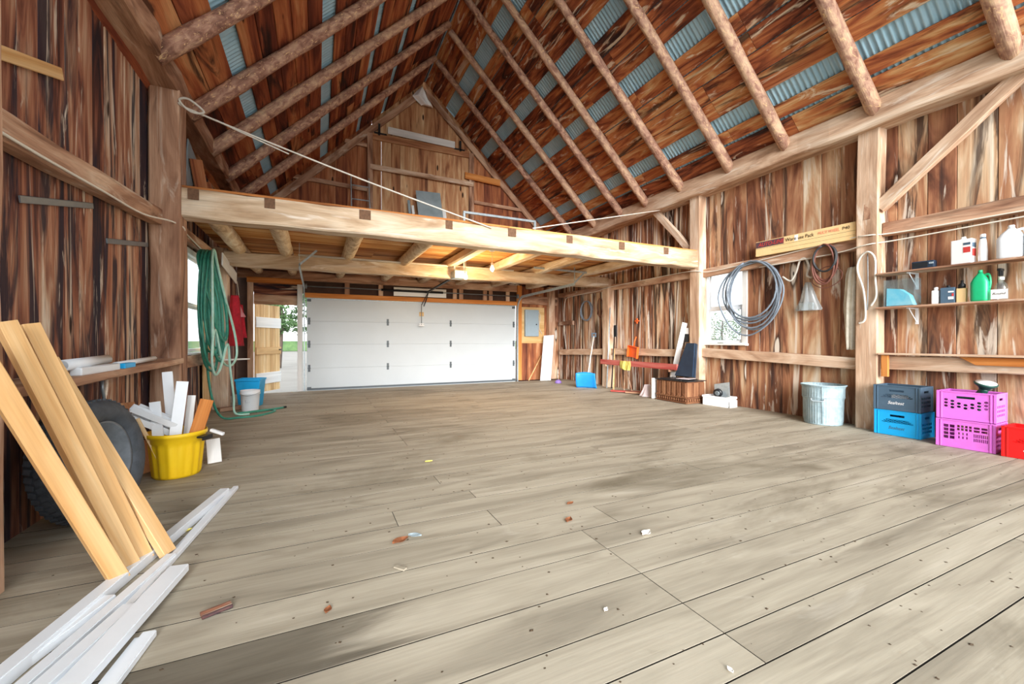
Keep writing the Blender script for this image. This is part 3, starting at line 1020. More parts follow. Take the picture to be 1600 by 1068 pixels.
# joists under the loft
jx = [(-1.17, 1), (-.49, 1), (.52, 1), (1.56, 1), (2.5, 0), (3.52, 0), (4.56, 0), (5.66, 0)]
for i, (xx, rnd) in enumerate(jx):
    lab = '%s loft joist from the left wall, %s' % (ordn[i], 'a round log' if rnd else 'hewn flat')
    if rnd:
        o = pole('floor_joist', (xx, 5.87, 2.725), (xx - .02, YF - .02, 2.73), .118, .092, 'pole_l', None, 12, .01, .02)
    else:
        o = plank('floor_joist', (xx, 5.87, 2.735), (xx - .03, YF - .02, 2.735), .19, .16, 'loft', None, (0, 0, 1), ch=.03, n=9, jit=.004)
    tag(o, lab, 'joist', 'loft joists')

# loft deck
dk = empty('loft_deck', 'orange plank loft floor seen from below', 'loft')
y = 5.68
while y < YF:
    bw = random.uniform(.2, .27)
    y1 = min(y + bw, YF + .04)
    c = random.choice((1.0, 2.6, 4.1))
    for xa, xb in ((-1.58, c), (c, 6.66)):
        plank('deck_plank', (xa + .002, (y + y1) / 2, 2.845), (xb - .002, (y + y1) / 2, 2.845 + random.uniform(0, .004)), y1 - y - .004, .028, 'deck', dk)
    y = y1

# ================================================================= left side things
# tyre leaning on wall
ty = empty('tyre', 'worn black car tyre on its rim leaning on the left wall', 'tyre')
ro, wd = .375, .125
prof = [(.235, -wd * .72), (.27, -wd * .95), (.32, -wd), (.352, -wd * .86), (ro, -wd * .7), (ro + .004, 0), (ro, wd * .7), (.352, wd * .86), (.32, wd), (.27, wd * .95), (.235, wd * .72), (.225, wd * .4), (.225, -wd * .4)]
tb = lathe(prof + [prof[0]], 56)
link('tread_and_sidewall', tb, 'tire', ty)
lug = boxm([((0, 0, 0), (.012, .03, .045))], .002)
tb2 = bmesh.new()
for rrow in range(4):
    zz = -.066 + rrow * .044
    for k in range(52):
        a = 2 * math.pi * (k + .5 * (rrow % 2)) / 52
        mw = Matrix.Rotation(a, 4, 'Z') @ Matrix.Translation((ro + .003, 0, zz)) @ Matrix.Rotation(R(18 * (1 if rrow % 2 else -1)), 4, 'X') @ Matrix.Diagonal((.014, .03, .036, 1))
        bmesh.ops.create_cube(tb2, size=1, matrix=mw)
tm = bpy.data.meshes.new('tread_lugs')
tb2.to_mesh(tm)
tb2.free()
o = link('tread_lugs', tm, 'tire', ty)
tag(o, kind='stuff')
rm = lathe([(.0005, .02), (.06, .022), (.075, .045), (.1, .05), (.13, .03), (.165, .035), (.185, .06), (.2, .065), (.222, .085), (.236, .094), (.236, .086), (.218, .07), (.19, -.05), (.0005, -.06)], 40)
wr_ = link('wheel_rim', rm, 'rim', ty)
for k in range(5):
    a = 2 * math.pi * k / 5 + .3
    sub(link('wheel_nut', lathe([(.012, 0), (.012, .02), (.008, .024)], 6), 'steel', ty, Matrix.Translation((.085 * math.cos(a), .085 * math.sin(a), .048))), wr_)
ty.rotation_euler = (Matrix.Rotation(R(-11), 4, 'Z') @ Matrix.Rotation(R(83), 4, 'Y')).to_euler()
ty.location = (-1.33, 3.62, .382)

# studs leaning on the post
for i, (bx, by, tx, tyy, tz, nr, lab) in enumerate([
        (-.85, 2.58, -1.22, 2.36, 1.16, (.8, -.9, .2), 'pine stud leaning on the left post, frontmost with pale top'),
        (-.835, 2.68, -1.25, 2.62, 1.24, (.9, -.6, .3), 'second pine stud leaning on the left post, behind the frontmost'),
        (-.81, 2.765, -1.25, 2.79, 1.235, (.9, -.6, .3), 'pine stud with grubby foot leaning right of the others on the left post'),
        (-.725, 2.80, -1.27, 3.0, 1.06, (.9, -.5, .3), 'pine stud crossing in front of the tyre, rearmost of the leaning four')]):
    o = plank('pine_stud', (bx, by, .02), (tx, tyy, tz), .072, .038, 'stud', None, nr, ch=.003)
    tag(o, lab, 'stud', 'studs leaning on the post')

# pipes and cans on the ledge
def pipe(name, a, b, r, mat, label, wall=.003, group=None):
    a, b = V(a), V(b)
    me = lathe([(r - wall, -.5), (r, -.5), (r, .5), (r - wall, .5), (r - wall, -.5)], 20)
    d = b - a
    mw = Matrix.Translation((a + b) / 2) @ d.to_track_quat('Z', 'Y').to_matrix().to_4x4() @ Matrix.Diagonal((1, 1, d.length, 1))
    return tag(link(name, me, mat, None, mw), label, 'pipe', group)


pipe('vinyl_pipe', (-1.37, 3.36, 1.008), (-1.44, 4.15, 1.015), .034, 'vinyl', 'white vinyl pipe on the left ledge, open end towards camera', group='white pipes on the ledge')
tag(box('downspout', (-1.36, 3.78, .962), (.06, .56, .05), 'vinyl', None, .008), 'short square white downspout lying under the pipe on the ledge', 'downspout', 'white pipes on the ledge')
pipe('vinyl_pipe', (-1.38, 4.12, .972), (-1.42, 5.1, .985), .022, 'vinyl', 'thin white pipe at the far end of the ledge', group='white pipes on the ledge')
tag(box('tape_box', (-1.345, 4.22, .963), (.05, .2, .04), 'blue', None, .005), 'small bright blue packet on the ledge', 'packet')

# scissor-like hook hanging under ledge
tg = empty('pruning_shears', 'small pale shears hanging under the ledge above the tyre', 'shears')
for s in (-1, 1):
    tube('handle', [(-1.40, 4.0 + s * .035, .87), (-1.40, 4.0 + s * .03, .8), (-1.40, 4.0 + s * .008, .74), (-1.40, 4.0 - s * .012, .6)], .011, 'timber' if s > 0 else 'steel', tg, 6)

# yellow tub with scraps
tu = empty('yellow_tub', 'round yellow plastic tub full of white trim scraps', 'tub')
rip = lambda i, a: (.006 * math.cos(16 * a) if i in (2, 3) else 0)
link('tub_body', vessel([(.165, 0), (.172, .02), (.196, .24), (.2, .27), (.206, .275), (.208, .31), (.222, .315), (.222, .345)], .006, 84, rip), 'yellow', tu)
for s in (-1, 1):
    link('handle', boxm([((s * .245, 0, .30), (.06, .12, .014)), ((s * .268, 0, .29), (.014, .12, .03))], .004), 'blackplastic', tu)
place(tu, (-1.1, 4.5, 0), -24)
tu.scale = (.97, .97, 1.1)
def scrap(a, b, w, t, mat, label, nrm=(0, -1, 0), cat='scrap'):
    a, b = V(a) + V((-.1, 0, 0)), V(b) + V((-.1, 0, 0))
    return tag(plank('trim_scrap', a, b, w, t, mat, None, nrm, ch=.002), label, cat, 'scraps in the yellow tub')


scrap((-.93, 4.42, .06), (-.79, 4.53, .63), .1, .018, 'orange', 'orange painted board sticking up from the yellow tub')
scrap((-1.03, 4.44, .06), (-.965, 4.52, .80), .085, .02, 'vinyl', 'tall white trim board upright in the yellow tub', (.3, -1, 0))
scrap((-1.02, 4.54, .06), (-1.10, 4.63, .88), .075, .018, 'vinyl', 'tallest white trim strip leaning left in the yellow tub')
scrap((-1.08, 4.40, .06), (-1.14, 4.46, .64), .075, .018, 'vinyl', 'short white trim board at left in the yellow tub')
scrap((-.97, 4.58, .06), (-.93, 4.66, .66), .06, .018, 'whitewood', 'greyish trim strip behind the tall white board in tub')
scrap((-1.05, 4.36, .08), (-1.23, 4.38, .52), .025, .018, 'stud', 'thin wooden stick leaning out of the yellow tub')
for q, (dx, dy, dz) in enumerate(((0, 0, 0), (.02, .075, -.01), (-.02, .03, -.075))):
    a = V((-1.37 + dx, 4.36 + dy, .62 + dz))
    b_ = V((-1.1 + dx, 4.5 + dy, .42 + dz))
    e = tag(link('gutter_scrap', boxm([((0, .028, 0), (.34, .004, .05)), ((0, -.028, 0), (.34, .004, .05)), ((0, 0, -.024), (.34, .056, .004))], 0), 'vinyl', None, frame(a, b_, (0, -.3, 1))),
            ['topmost short white gutter piece poking from the tub', 'middle short white gutter piece poking from the tub', 'lowest short white gutter piece poking from the tub'][q], 'gutter', 'scraps in the yellow tub')
tag(plank('plywood_offcut', (-1.36, 4.52, .02), (-1.55, 4.62, .62), .42, .012, 'ply_brown', None, (1, -.3, .3)), 'brown panel offcut leaning between tyre and yellow tub', 'panel')
tag(plank('white_offcut', (-.87, 4.72, .012), (-.9, 4.80, .22), .11, .012, 'whitewood', None, (.2, -1, .3)), 'white offcut standing behind the yellow tub', 'offcut')
tag(box('white_bracket', (-.82, 4.55, .33), (.12, .03, .025), 'vinyl', None, .004, rz=-25, ry=18), 'small white clip on the rim of the yellow tub', 'clip')

# white trim lengths on the floor
def gutter(a, b, w, h, label, t=.006):
    L = (V(b) - V(a)).length
    me = boxm([((0, w / 2, h / 2), (L, t, h)), ((0, -w / 2, h / 2), (L, t, h)), ((0, 0, h), (L, w, t)), ((0, w / 2 + .012, t / 2), (L, .03, t))])
    return tag(link('trim_length', me, 'vinyl', None, frame(a, b, (0, 0, 1))), label, 'trim', 'white trim lengths on the floor')


gutter((-1.02, 1.7, .004), (-.63, 3.74, .004), .055, .045, 'long white trim length with rounded top, left of the pair reaching farthest')
gutter((-.80, 1.7, .004), (-.575, 3.85, .004), .03, .02, 'slim white trim length reaching farthest across the floor')
gutter((-.745, 1.65, .027), (-.615, 2.54, .027), .075, .03, 'wide white trim length lying on top, ending bluntly mid floor')
gutter((-.88, 1.6, .004), (-.72, 2.28, .004), .05, .04, 'short white trim length in the middle of the pile')
gutter((-1.07, 1.7, .004), (-.84, 2.42, .004), .06, .03, 'short white trim length at the left of the pile')
gutter((-.95, 1.6, .004), (-.70, 2.75, .004), .04, .03, 'middle white trim length beside the long rounded one')
gutter((-.66, 1.5, .004), (-.595, 2.07, .004), .04, .02, 'shortest white trim length at the right of the pile')

# small pieces on the left wall
tag(plank('iron_bar', (-1.612, 4.66, 2.0), (-1.612, 5.6, 2.16), .045, .012, 'steel', None, (1, 0, 0)), 'flat iron bar on the left wall near the loft post', 'bar')
tag(plank('strap', (-1.605, 3.5, 2.0), (-1.605, 4.4, 2.22), .045, .008, 'steel', None, (1, 0, 0)), 'flat grey strap nailed across the dark left wall', 'strap')
tag(plank('pale_strip', (-1.6, 3.1, 2.68), (-1.6, 3.95, 3.0), .08, .014, 'stud', None, (1, 0, 0)), 'pale yellow strip nailed high on the left wall', 'strip')
tube_l = catmull([(-1.475, 2.78, 2.22), (-1.475, 3.4, 2.245), (-1.47, 4.2, 2.29), (-1.475, 5.0, 2.34), (-1.40, 5.55, 2.42), (-1.335, 5.75, 2.40), (-1.40, 5.95, 2.38), (-1.49, 6.4, 2.5), (-1.49, 7.4, 2.45), (-1.45, 8.3, 2.38), (-1.33, 8.46, 2.36)], 5)
tag(tube('power_cable', tube_l, .009, 'wire', None, 6), 'white power cable running along the left upper rail', 'cable')
tag(plank('name_board', (-1.33, 7.78, 2.42), (-1.33, 9.0, 2.28), .2, .02, 'whitewood', None, (1, 0, 0)), 'pale weathered board on the post above the red jacket', 'board')
tag(tube('thin_wire', catmull([(-1.31, 8.95, 2.22), (-1.30, 9.1, 1.9), (-1.30, 8.95, 1.5), (-1.30, 9.12, 1.2)], 6), .006, 'wire', None, 6), 'thin loose white wire dangling by the side door', 'wire')
tag(plank('wall_panel', (-1.575, 8.0, .05), (-1.575, 8.0, 2.3), .5, .02, 'doorwood', None, (1, 0, 0)), 'pale upright panel behind the jacket and bins', 'panel')

# green hose: hanging loops and trailing end, one continuous hose
def hose_pts():
    pts = []
    cy, cz = 7.18, 2.42
    n = 9
    for k in range(n):
        w = .2 + .03 * (k % 3)
        low = [1.0, .78, .95, .86, 1.15, .72, 1.05, .9, 1.2][k]
        xo = -1.46 + .036 * (k % 5)
        oy = (k - n / 2) * .028
        pts += [(xo, cy - w + oy * .3, cz - .18), (xo, cy + oy * .2, cz), (xo, cy + w * .8 + oy, cz - .2), (xo + .08, cy + w * 1.2 + oy, 1.7),
                (xo + .12, cy + w * .8 + oy * 1.3, low + .12), (xo + .1, cy + oy, low), (xo + .06, cy - w * 1.1 + oy, low + .2), (xo + .01, cy - w * 1.1 + oy * .5, 1.6)]
    return pts


hp = catmull(hose_pts() + [(-1.4, 7.1, 1.0), (-1.35, 7.1, .4), (-1.25, 7.2, .06), (-1.05, 7.3, .016), (-.8, 7.4, .014), (-.62, 7.75, .014), (-.75, 7.95, .014), (-1.0, 7.8, .014), (-1.1, 7.55, .045), (-.85, 7.7, .034), (-.52, 8.1, .014)], 6)
gh = empty('garden_hose', 'long green garden hose hung in loops by the left window', 'hose')
tube('hose_tube', hp, .016, 'green_hose', gh, 8)
tube('brass_end', [hp[-1], hp[-1] + V((.03, .05, 0))], .02, 'dark', gh, 8)
mh = catmull([(-1.28, 6.83, .95), (-1.27, 6.78, 1.6), (-1.30, 6.94, 2.3), (-1.30, 7.08, 2.41), (-1.29, 7.26, 2.2), (-1.23, 7.38, 1.8), (-1.17, 7.73, 1.3), (-1.15, 7.83, .95), (-1.18, 7.58, .78), (-1.23, 7.18, .86), (-1.26, 6.88, 1.3), (-1.27, 6.73, .95), (-1.26, 6.83, .7), (-1.23, 7.03, .76),
              (-1.18, 7.26, 1.1), (-1.17, 7.40, .72), (-1.14, 7.48, .3), (-1.13, 7.53, .05), (-0.95, 7.58, .018)], 7)
tag(tube('pale_hose', mh, .016, 'mint_hose', None, 8), 'pale mint hose looped over the dark green hose', 'hose')

# red jacket on post
jk = empty('red_jacket', 'red jacket with a pink shoulder hanging on the left', 'jacket')
def cloth(name, outline, depth, mat, parent, folds=4, seed=0, nx=10, nz=18):
    """hanging cloth: outline = list of (z, half-width left, half-width right); local Y across, X out of wall"""
    rnd = random.Random(seed)
    ph = [rnd.uniform(0, 6) for _ in range(4)]
    vs_, fs = [], []
    for side in (0, 1):
        for i in range(nz + 1):
            t = i / nz
            q = t * (len(outline) - 1)
            k = min(int(q), len(outline) - 2)
            u = q - k
            z, l, r_ = [outline[k][m_] * (1 - u) + outline[k + 1][m_] * u for m_ in range(3)]
            for j in range(nx + 1):
                s = j / nx
                yy = -l + (l + r_) * s
                bulge = math.sin(math.pi * s) ** .5
                fold = .018 * math.sin(folds * math.pi * s + ph[0] + t * 1.5) + .01 * math.sin(9 * s + 4 * t + ph[1])
                x_ = depth * bulge * (.55 + .45 * t) + fold * bulge if side == 0 else .006
                vs_.append((x_, yy, z))
    W_ = nx + 1
    base = W_ * (nz + 1)
    for i in range(nz):
        for j in range(nx):
            a = i * W_ + j
            fs.append((a, a + 1, a + W_ + 1, a + W_))
            fs.append((base + a, base + a + W_, base + a + W_ + 1, base + a + 1))
    for j in range(nx):
        fs.append((j, base + j, base + j + 1, j + 1))
        a = nz * W_ + j
        fs.append((a, a + 1, base + a + 1, base + a))
    for i in range(nz):
        a, c = i * W_, (i + 1) * W_
        fs.append((a, c, base + c, base + a))
        a, c = a + nx, c + nx
        fs.append((a, base + a, base + c, c))
    me = bpy.data.meshes.new(name)
    me.from_pydata(vs_, [], fs)
    bm = bmesh.new()
    bm.from_mesh(me)
    bmesh.ops.recalc_face_normals(bm, faces=bm.faces)
    bm.to_mesh(me)
    bm.free()
    me.polygons.foreach_set('use_smooth', [True] * len(me.polygons))
    return link(name, me, mat, parent)


cloth('body', [(0, .05, .06), (-.12, .16, .17), (-.3, .2, .24), (-.6, .2, .3), (-.86, .22, .34)], .15, 'jacket', jk, 5, 3)
cloth('shoulder', [(-.16, .02, .16), (-.28, .03, .23), (-.36, .03, .25)], .17, 'jacket2', jk, 3, 4, 6, 6)
cloth('sleeve', [(-.14, .1, .02), (-.4, .13, .03), (-.72, .12, .02)], .2, 'jacket', jk, 3, 5, 6, 8).location = (0, .28, 0)
place(jk, (-1.31, 8.42, 1.92))

# bins by the side door
bb = empty('blue_bin', 'bright blue plastic bin behind the white bucket', 'bin')
def rect_bin(w0, w1, d0, d1, h, th, mat, parent, name='bin_body'):
    vs_, fs = [], []
    rings = [(w0, d0, 0), (w1, d1, h), (w1 + .02, d1 + .02, h), (w1 + .02, d1 + .02, h - .03), (w1 + .012, d1 + .012, h - .03), (w1 + .012, d1 + .012, h + .004), (w1 - th * 2, d1 - th * 2, h + .004), (w0 - th * 2, d0 - th * 2, th)]
    for w_, d_, z in rings:
        vs_ += [(-w_ / 2, -d_ / 2, z), (w_ / 2, -d_ / 2, z), (w_ / 2, d_ / 2, z), (-w_ / 2, d_ / 2, z)]
    for i in range(len(rings) - 1):
        for k in range(4):
            fs.append((i * 4 + k, i * 4 + (k + 1) % 4, i * 4 + 4 + (k + 1) % 4, i * 4 + 4 + k))
    fs += [(3, 2, 1, 0), tuple(range((len(rings) - 1) * 4, len(rings) * 4))]
    me = bpy.data.meshes.new(name)
    me.from_pydata(vs_, [], fs)
    return link(name, me, mat, parent)


rect_bin(.3, .38, .26, .33, .48, .005, 'blue', bb)
link('lid_lip', boxm([((0, -.18, .46), (.36, .03, .02))], .004), 'blue', bb)
place(bb, (-1.06, 8.62, .003), -10)
wb = empty('white_bucket', 'white plastic bucket with scrawled marker on the front', 'bucket')
link('bucket_body', vessel([(.118, 0), (.12, .01), (.138, .27), (.146, .275), (.146, .3), (.14, .305), (.142, .34)], .004, 40), 'vinyl', wb)
tube('bail', [(.148 * math.cos(a), .148 * math.sin(a), .3 - .10 * math.sin(a) ** 2 * .4) for a in [R(180 + 10 * k) for k in range(19)]], .003, 'steel', wb, 6)
tube('scrawl', [(-.035, -.128, .19), (-.03, -.127, .15), (-.01, -.128, .14), (-.005, -.129, .18), (.0, -.128, .14), (.02, -.127, .15), (.03, -.126, .19)], .002, 'grey_hose', wb, 4)
place(wb, (-1.0, 8.06, 0), -8)
tag(plank('dark_stick', (-1.2, 7.92, .02), (-1.28, 8.12, .6), .03, .02, 'dark', None, (1, 0, 0)), 'dark stick leaning on the blue bin', 'stick')
tag(plank('wood_block', (-1.45, 8.1, .035), (-1.15, 8.3, .035), .14, .06, 'timber_d', None), 'low wooden block on the floor under the hose', 'block')
tag(plank('white_shelf', (-1.33, 8.1, .84), (-1.12, 8.4, .84), .2, .02, 'whitewood', None), 'tiny white shelf on the post below the red jacket', 'shelf')

# loft corner on the left: leaning pieces
tag(plank('sheet_offcut', (-1.45, 6.55, 2.87), (-1.5, 6.9, 3.66), .5, .02, 'sheet_grey', None, (1, 0, .1)), 'grey panel leaning in the loft against the left wall', 'panel')
tag(plank('loft_offcut', (-1.35, 6.85, 2.87), (-1.42, 6.65, 3.5), .24, .025, 'gable', None, (1, -.4, .1)), 'red-brown offcut leaning beside the grey loft panel', 'board')
tag(plank('loft_offcut', (-1.32, 7.35, 2.87), (-1.42, 7.1, 3.35), .26, .025, 'gable', None, (1, -.4, .1)), 'shorter red-brown offcut farther along the left loft edge', 'board')

# ================================================================= loft things
ld = empty('ladder', 'narrow aluminium ladder leaning on the gable in the loft', 'ladder')
for xx in (.74, 1.15):
    plank('stile', (xx, 10.2, 2.865), (xx, 10.7, 5.08), .05, .025, 'galv', ld, (1, 0, 0))
for k in range(6):
    t = .1 + k * .16
    tube('rung', [(.75, 10.2 + .5 * t, 2.865 + 2.21 * t), (1.14, 10.2 + .5 * t, 2.865 + 2.21 * t)], .015, 'galv', ld, 8)
tag(plank('metal_sheet', (2.68, 10.1, 2.865), (2.60, 10.7, 4.98), .64, .012, 'sheet_grey', None, (0, -1, .2)), 'weathered blue-grey sheet leaning on the loft doors', 'sheet')
tag(plank('pale_offcut', (3.04, 10.2, 2.865), (3.02, 10.75, 4.55), .13, .016, 'whitewood', None, (0, -1, .2)), 'pale board leaning right of the blue-grey loft sheet', 'board')
for k, (xx, zz, lab) in enumerate(((2.24, 4.6, 'pale strip leaning next to the blue-grey loft sheet'), (2.14, 4.72, 'grey strip second left of the blue-grey loft sheet'), (2.04, 4.3, 'short strip farthest left of the blue-grey loft sheet'))):
    tag(plank('loft_strip', (xx + .04, 10.25, 2.865), (xx - .02, 10.78, zz), .065, .02, 'whitewood' if k != 1 else 'sheet_grey', None, (0, -1, .2)), lab, 'strip', 'strips leaning in the loft')
pf = empty('pipe_rail', 'low white pipe rail standing in the loft', 'rail')
for a, b_ in (((2.84, 8.5, 2.865), (2.84, 8.5, 3.86)), ((2.82, 8.5, 3.88), (4.56, 8.5, 3.88)), ((4.54, 8.5, 2.865), (4.54, 8.5, 3.86))):
    plank('bar', a, b_, .05, .04, 'galv', pf, (0, -1, 0))
cl = cloth('white_rag', [(0, .02, .02), (-.12, .13, .1), (-.22, .2, .14), (-.3, .12, .22), (-.38, .0, .24)], .12, 'label_w', None, 4, 9)
cl.matrix_world = Matrix.Translation((2.48, YF - .06, 7.72)) @ Matrix.Rotation(R(-90), 4, 'Z') @ Matrix.Diagonal((1.2, 1.2, 1.2, 1))
tag(cl, 'white rag caught at the gable peak', 'rag')
rp_ = empty('hoist_rope', 'pale rope stretched from the left post down to the loft beam', 'rope')
tube('rope_strand', catmull([(-1.34, 5.6, 3.72), (-1.15, 5.62, 3.64), (.5, 5.64, 3.21), (2.3, 5.64, 2.79)], 6), .011, 'rope', rp_, 6)
tube('rope_strand', catmull([(-1.1, 5.62, 3.63), (-.6, 5.64, 3.47), (-.3, 5.66, 3.38)], 4), .008, 'rope', rp_, 6)
tube('rope_loop', catmull([(-1.34, 5.6, 3.74), (-1.25, 5.58, 3.76), (-1.12, 5.6, 3.66), (-1.24, 5.6, 3.64)], 5, True), .012, 'rope', rp_, 6, True)
rp2 = tag(tube('side_rope', catmull([(2.98, 5.64, 2.86), (4.6, 5.95, 3.3), (6.38, 6.5, 3.82)], 6), .009, 'rope', None, 6), 'thin rope rising from the loft beam to the right plate beam', 'rope')

# bulbs
def bulb(loc, ztop, label):
    e = empty('light_bulb', label, 'bulb', 'bare bulbs under the loft')
    link('socket', lathe([(.02, 0), (.024, .01), (.024, .05), (.012, .06)], 14), 'label_w', e, Matrix.Translation((0, 0, .04)))
    link('glass_bulb', lathe([(.0005, -.062), (.02, -.056), (.033, -.035), (.036, -.015), (.03, .01), (.018, .032), (.015, .045)], 20), 'bulb', e)
    tube('cord', [(0, 0, .09), (0, 0, ztop - loc[2] - .03)], .004, 'wire', e, 6)
    link('ceiling_box', lathe([(.05, -.03), (.055, 0)], 12), 'galv', e, Matrix.Translation((0, 0, ztop - loc[2] - .002)))
    l = bpy.data.lights.new('bulb_glow', 'POINT')
    l.energy = 13
    l.color = (1.0, .72, .38)
    l.shadow_soft_size = .04
    lo = bpy.data.objects.new('bulb_glow', l)
    COL.objects.link(lo)
    lo.parent = e
    lo.location = (0, 0, -.11)
    place(e, loc)
    return e


bulb((2.62, 7.75, 2.40), 2.83, 'lit bare bulb close to the opener motor')
bulb((2.93, 7.15, 2.49), 2.83, 'lit bare bulb hanging nearer the loft beam, right of the other')
cn = tag(tube('conduit', [(-.3, 8.3, 2.665), (2.0, 8.28, 2.67), (3.9, 8.28, 2.68)], .02, 'wire', None, 8), 'white conduit along the pale cross beam under the loft', 'conduit')

# ================================================================= right side things
# fuse panel
fp = empty('fuse_panel', 'grey electrical panel on a plywood board beside the overhead door', 'panel')
link('plywood_board', boxm([((5.80, yr - .01, 1.60), (.78, .02, 1.06))], .002), 'plywood', fp)
link('panel_box', boxm([((5.73, yr - .07, 1.66), (.44, .1, .78))], .008), 'panelgrey', fp)
link('panel_door', boxm([((5.73, yr - .128, 1.66), (.40, .014, .72))], .004), 'panelgrey', fp)
sub(link('door_latch', boxm([((5.86, yr - .14, 1.62), (.035, .014, .035))], .002), 'dark', fp), fp.children[-1])
tube('feed_cable', catmull([(5.98, yr - .06, 2.0), (6.04, yr - .04, 1.85), (6.0, yr - .04, 1.55), (6.1, yr - .04, 1.35)], 5), .01, 'wire', fp, 6)
# white panel leaning + pole + purple thing
lp = empty('ribbed_panel', 'tall white ribbed panel leaning in the far right corner', 'panel')
A, B = V((5.88, 10.36, .01)), V((6.2, 10.72, 1.30))
fr_ = frame(A, B, (-.75, -.6, .25))
link('face', boxm([((0, 0, 0), ((B - A).length, .32, .012))], .002), 'vinyl', lp, fr_)
for k in range(3):
    sub(link('rib', boxm([((0, -.11 + k * .11, .011), ((B - A).length, .02, .012))], .003), 'vinyl', lp, fr_), lp.children[0])
tag(tube('broom_pole', [(5.42, 10.5, .02), (6.0, 10.82, .7)], .014, 'stud', None, 8), 'wooden pole leaning between jamb and white ribbed panel', 'pole')
du = empty('purple_dustpan', 'small purple dustpan brush on the floor by the corner', 'dustpan')
link('scoop', lathe([(.001, .09), (.04, .085), (.08, .05), (.095, 0), (.085, 0), (.001, .07)], 20), 'purple', du)
tube('handle', [(.02, .02, .07), (.1, .12, .35), (.14, .18, .5)], .01, 'timber_d', du, 8)
place(du, (5.9, 9.7, .002))

# coil of wire, wood block
def coil(name, c, ry, rz, turns, r, mat, label, cat='coil', wob=.03, seed=0, x0=0.0, tail=None):
    rnd = random.Random(seed)
    pts = []
    n = 26
    for t in range(turns):
        sy, sz = ry * (1 + rnd.uniform(-wob, wob)), rz * (1 + rnd.uniform(-wob, wob))
        oy = rnd.uniform(-wob, wob) * ry
        for k in range(n):
            a = 2 * math.pi * k / n + math.pi / 2
            x_ = c[0] + x0 - (t + k / n) * r * 1.1 - .01 * math.sin(a * 2 + t)
            pts.append((x_, c[1] + oy + sy * math.cos(a), c[2] + rz - sz + sz * math.sin(a)))
    if tail:
        pts += tail
    return tag(tube(name, pts, r, mat, None, 8), label, cat)


coil('wire_coil', (6.66, 9.46, 1.96), .24, .26, 4, .012, 'grey_hose', 'small grey wire coil hanging on the far right wall', seed=2)
coil('wire_coil', (6.66, 8.86, 2.0), .1, .24, 2, .008, 'brown_cord', 'thin narrow wire loop hanging next to the far timber post', seed=5)
tag(plank('peg_block', (6.64, 10.8, 1.66), (6.64, 10.1, 1.66), .12, .08, 'timber_d', None, (1, 0, 0), n=5, jit=.006), 'short rough wood block nailed in the far right corner', 'block')
tag(tube('strung_cable', catmull([(6.66, 10.5, .9), (6.62, 10.55, 1.6), (6.62, 10.5, 2.3), (6.56, 10.0, 2.4), (6.56, 8.9, 2.42), (6.47, 8.44, 2.44), (6.56, 7.9, 2.48), (6.57, 6.4, 2.5), (6.48, 5.74, 2.47), (6.56, 5.3, 2.42), (6.56, 3.4, 2.53), (6.48, 2.99, 2.52), (6.57, 2.6, 2.50), (6.57, .9, 2.48)], 5), .008, 'wire', None, 6),
    'white cable strung along the shelf-side wall, upper of two', 'cable')
tag(tube('strung_cable', catmull([(6.57, 4.5, 2.35), (6.56, 3.4, 2.37), (6.485, 2.99, 2.40), (6.57, 2.6, 2.41), (6.57, .9, 2.44)], 5), .008, 'wire', None, 6),
    'white cable below the cardboard box, lower of two', 'cable')

# blue snow shovel
sh = empty('snow_shovel', 'blue snow shovel with pale handle against the far post', 'shovel')
vs_, fs = [], []
nx, ny = 12, 8
for i in range(ny + 1):
    t = i / ny
    for j in range(nx + 1):
        s = j / nx * 2 - 1
        vs_.append((s * (.24 + .015 * t), .05 - .10 * math.sin(math.pi * (1 - t) * .55) - .05 * abs(s) ** 3, .36 * (1 - t) + (.03 * math.cos(math.pi * s / 2) if i == 0 else 0)))
for i in range(ny):
    for j in range(nx):
        a = i * (nx + 1) + j
        fs.append((a, a + 1, a + nx + 2, a + nx + 1))
me = bpy.data.meshes.new('blade')
me.from_pydata(vs_, [], fs)
me.polygons.foreach_set('use_smooth', [True] * len(fs))
o = link('blade', me, 'shovelblue', sh)
sm = o.modifiers.new('t', 'SOLIDIFY')
sm.thickness = .006
tube('shaft', [(0, .02, .12), (.02, .25, .7), (.04, .5, 1.26)], .015, 'wire', sh, 8)
link('grip', boxm([((.04, .505, 1.33), (.12, .03, .025)), ((-.01, .5, 1.28), (.02, .03, .09)), ((.09, .5, 1.28), (.02, .03, .09)), ((.04, .5, 1.25), (.1, .03, .03))], .006), 'navy', sh)
link('socket', boxm([((0, .0, .2), (.05, .03, .14))], .01), 'shovelblue', sh)
place(sh, (5.92, 8.42, 0), -52)

# tools leaning by post
tag(tube('steel_rod', [(6.28, 8.1, .01), (6.47, 8.22, 1.95)], .014, 'galv', None, 8), 'upright steel rod leaning beside the far timber post', 'rod')
hoe = empty('garden_hoe', 'dark garden tool with wooden handle leaning by the far post', 'tool')
tube('handle', [(6.2, 7.75, .01), (6.5, 8.1, .95)], .015, 'stud', hoe, 8)
tube('dark_shaft', [(6.3, 7.95, .02), (6.53, 8.12, 1.5)], .014, 'dark', hoe, 8)
link('tool_head', boxm([((6.53, 8.1, 1.38), (.03, .1, .28))], .01), 'dark', hoe)
for k, (a, b_, lab) in enumerate((((6.3, 7.5, .02), (6.6, 7.85, .5), 'thin stick leaning behind the red beam, left'), ((6.35, 7.3, .02), (6.6, 7.75, .42), 'thin stick leaning low behind the red beam, right'))):
    tag(tube('thin_stick', [a, b_], .012, 'timber_d', None, 6), lab, 'stick', 'sticks behind the red beam')
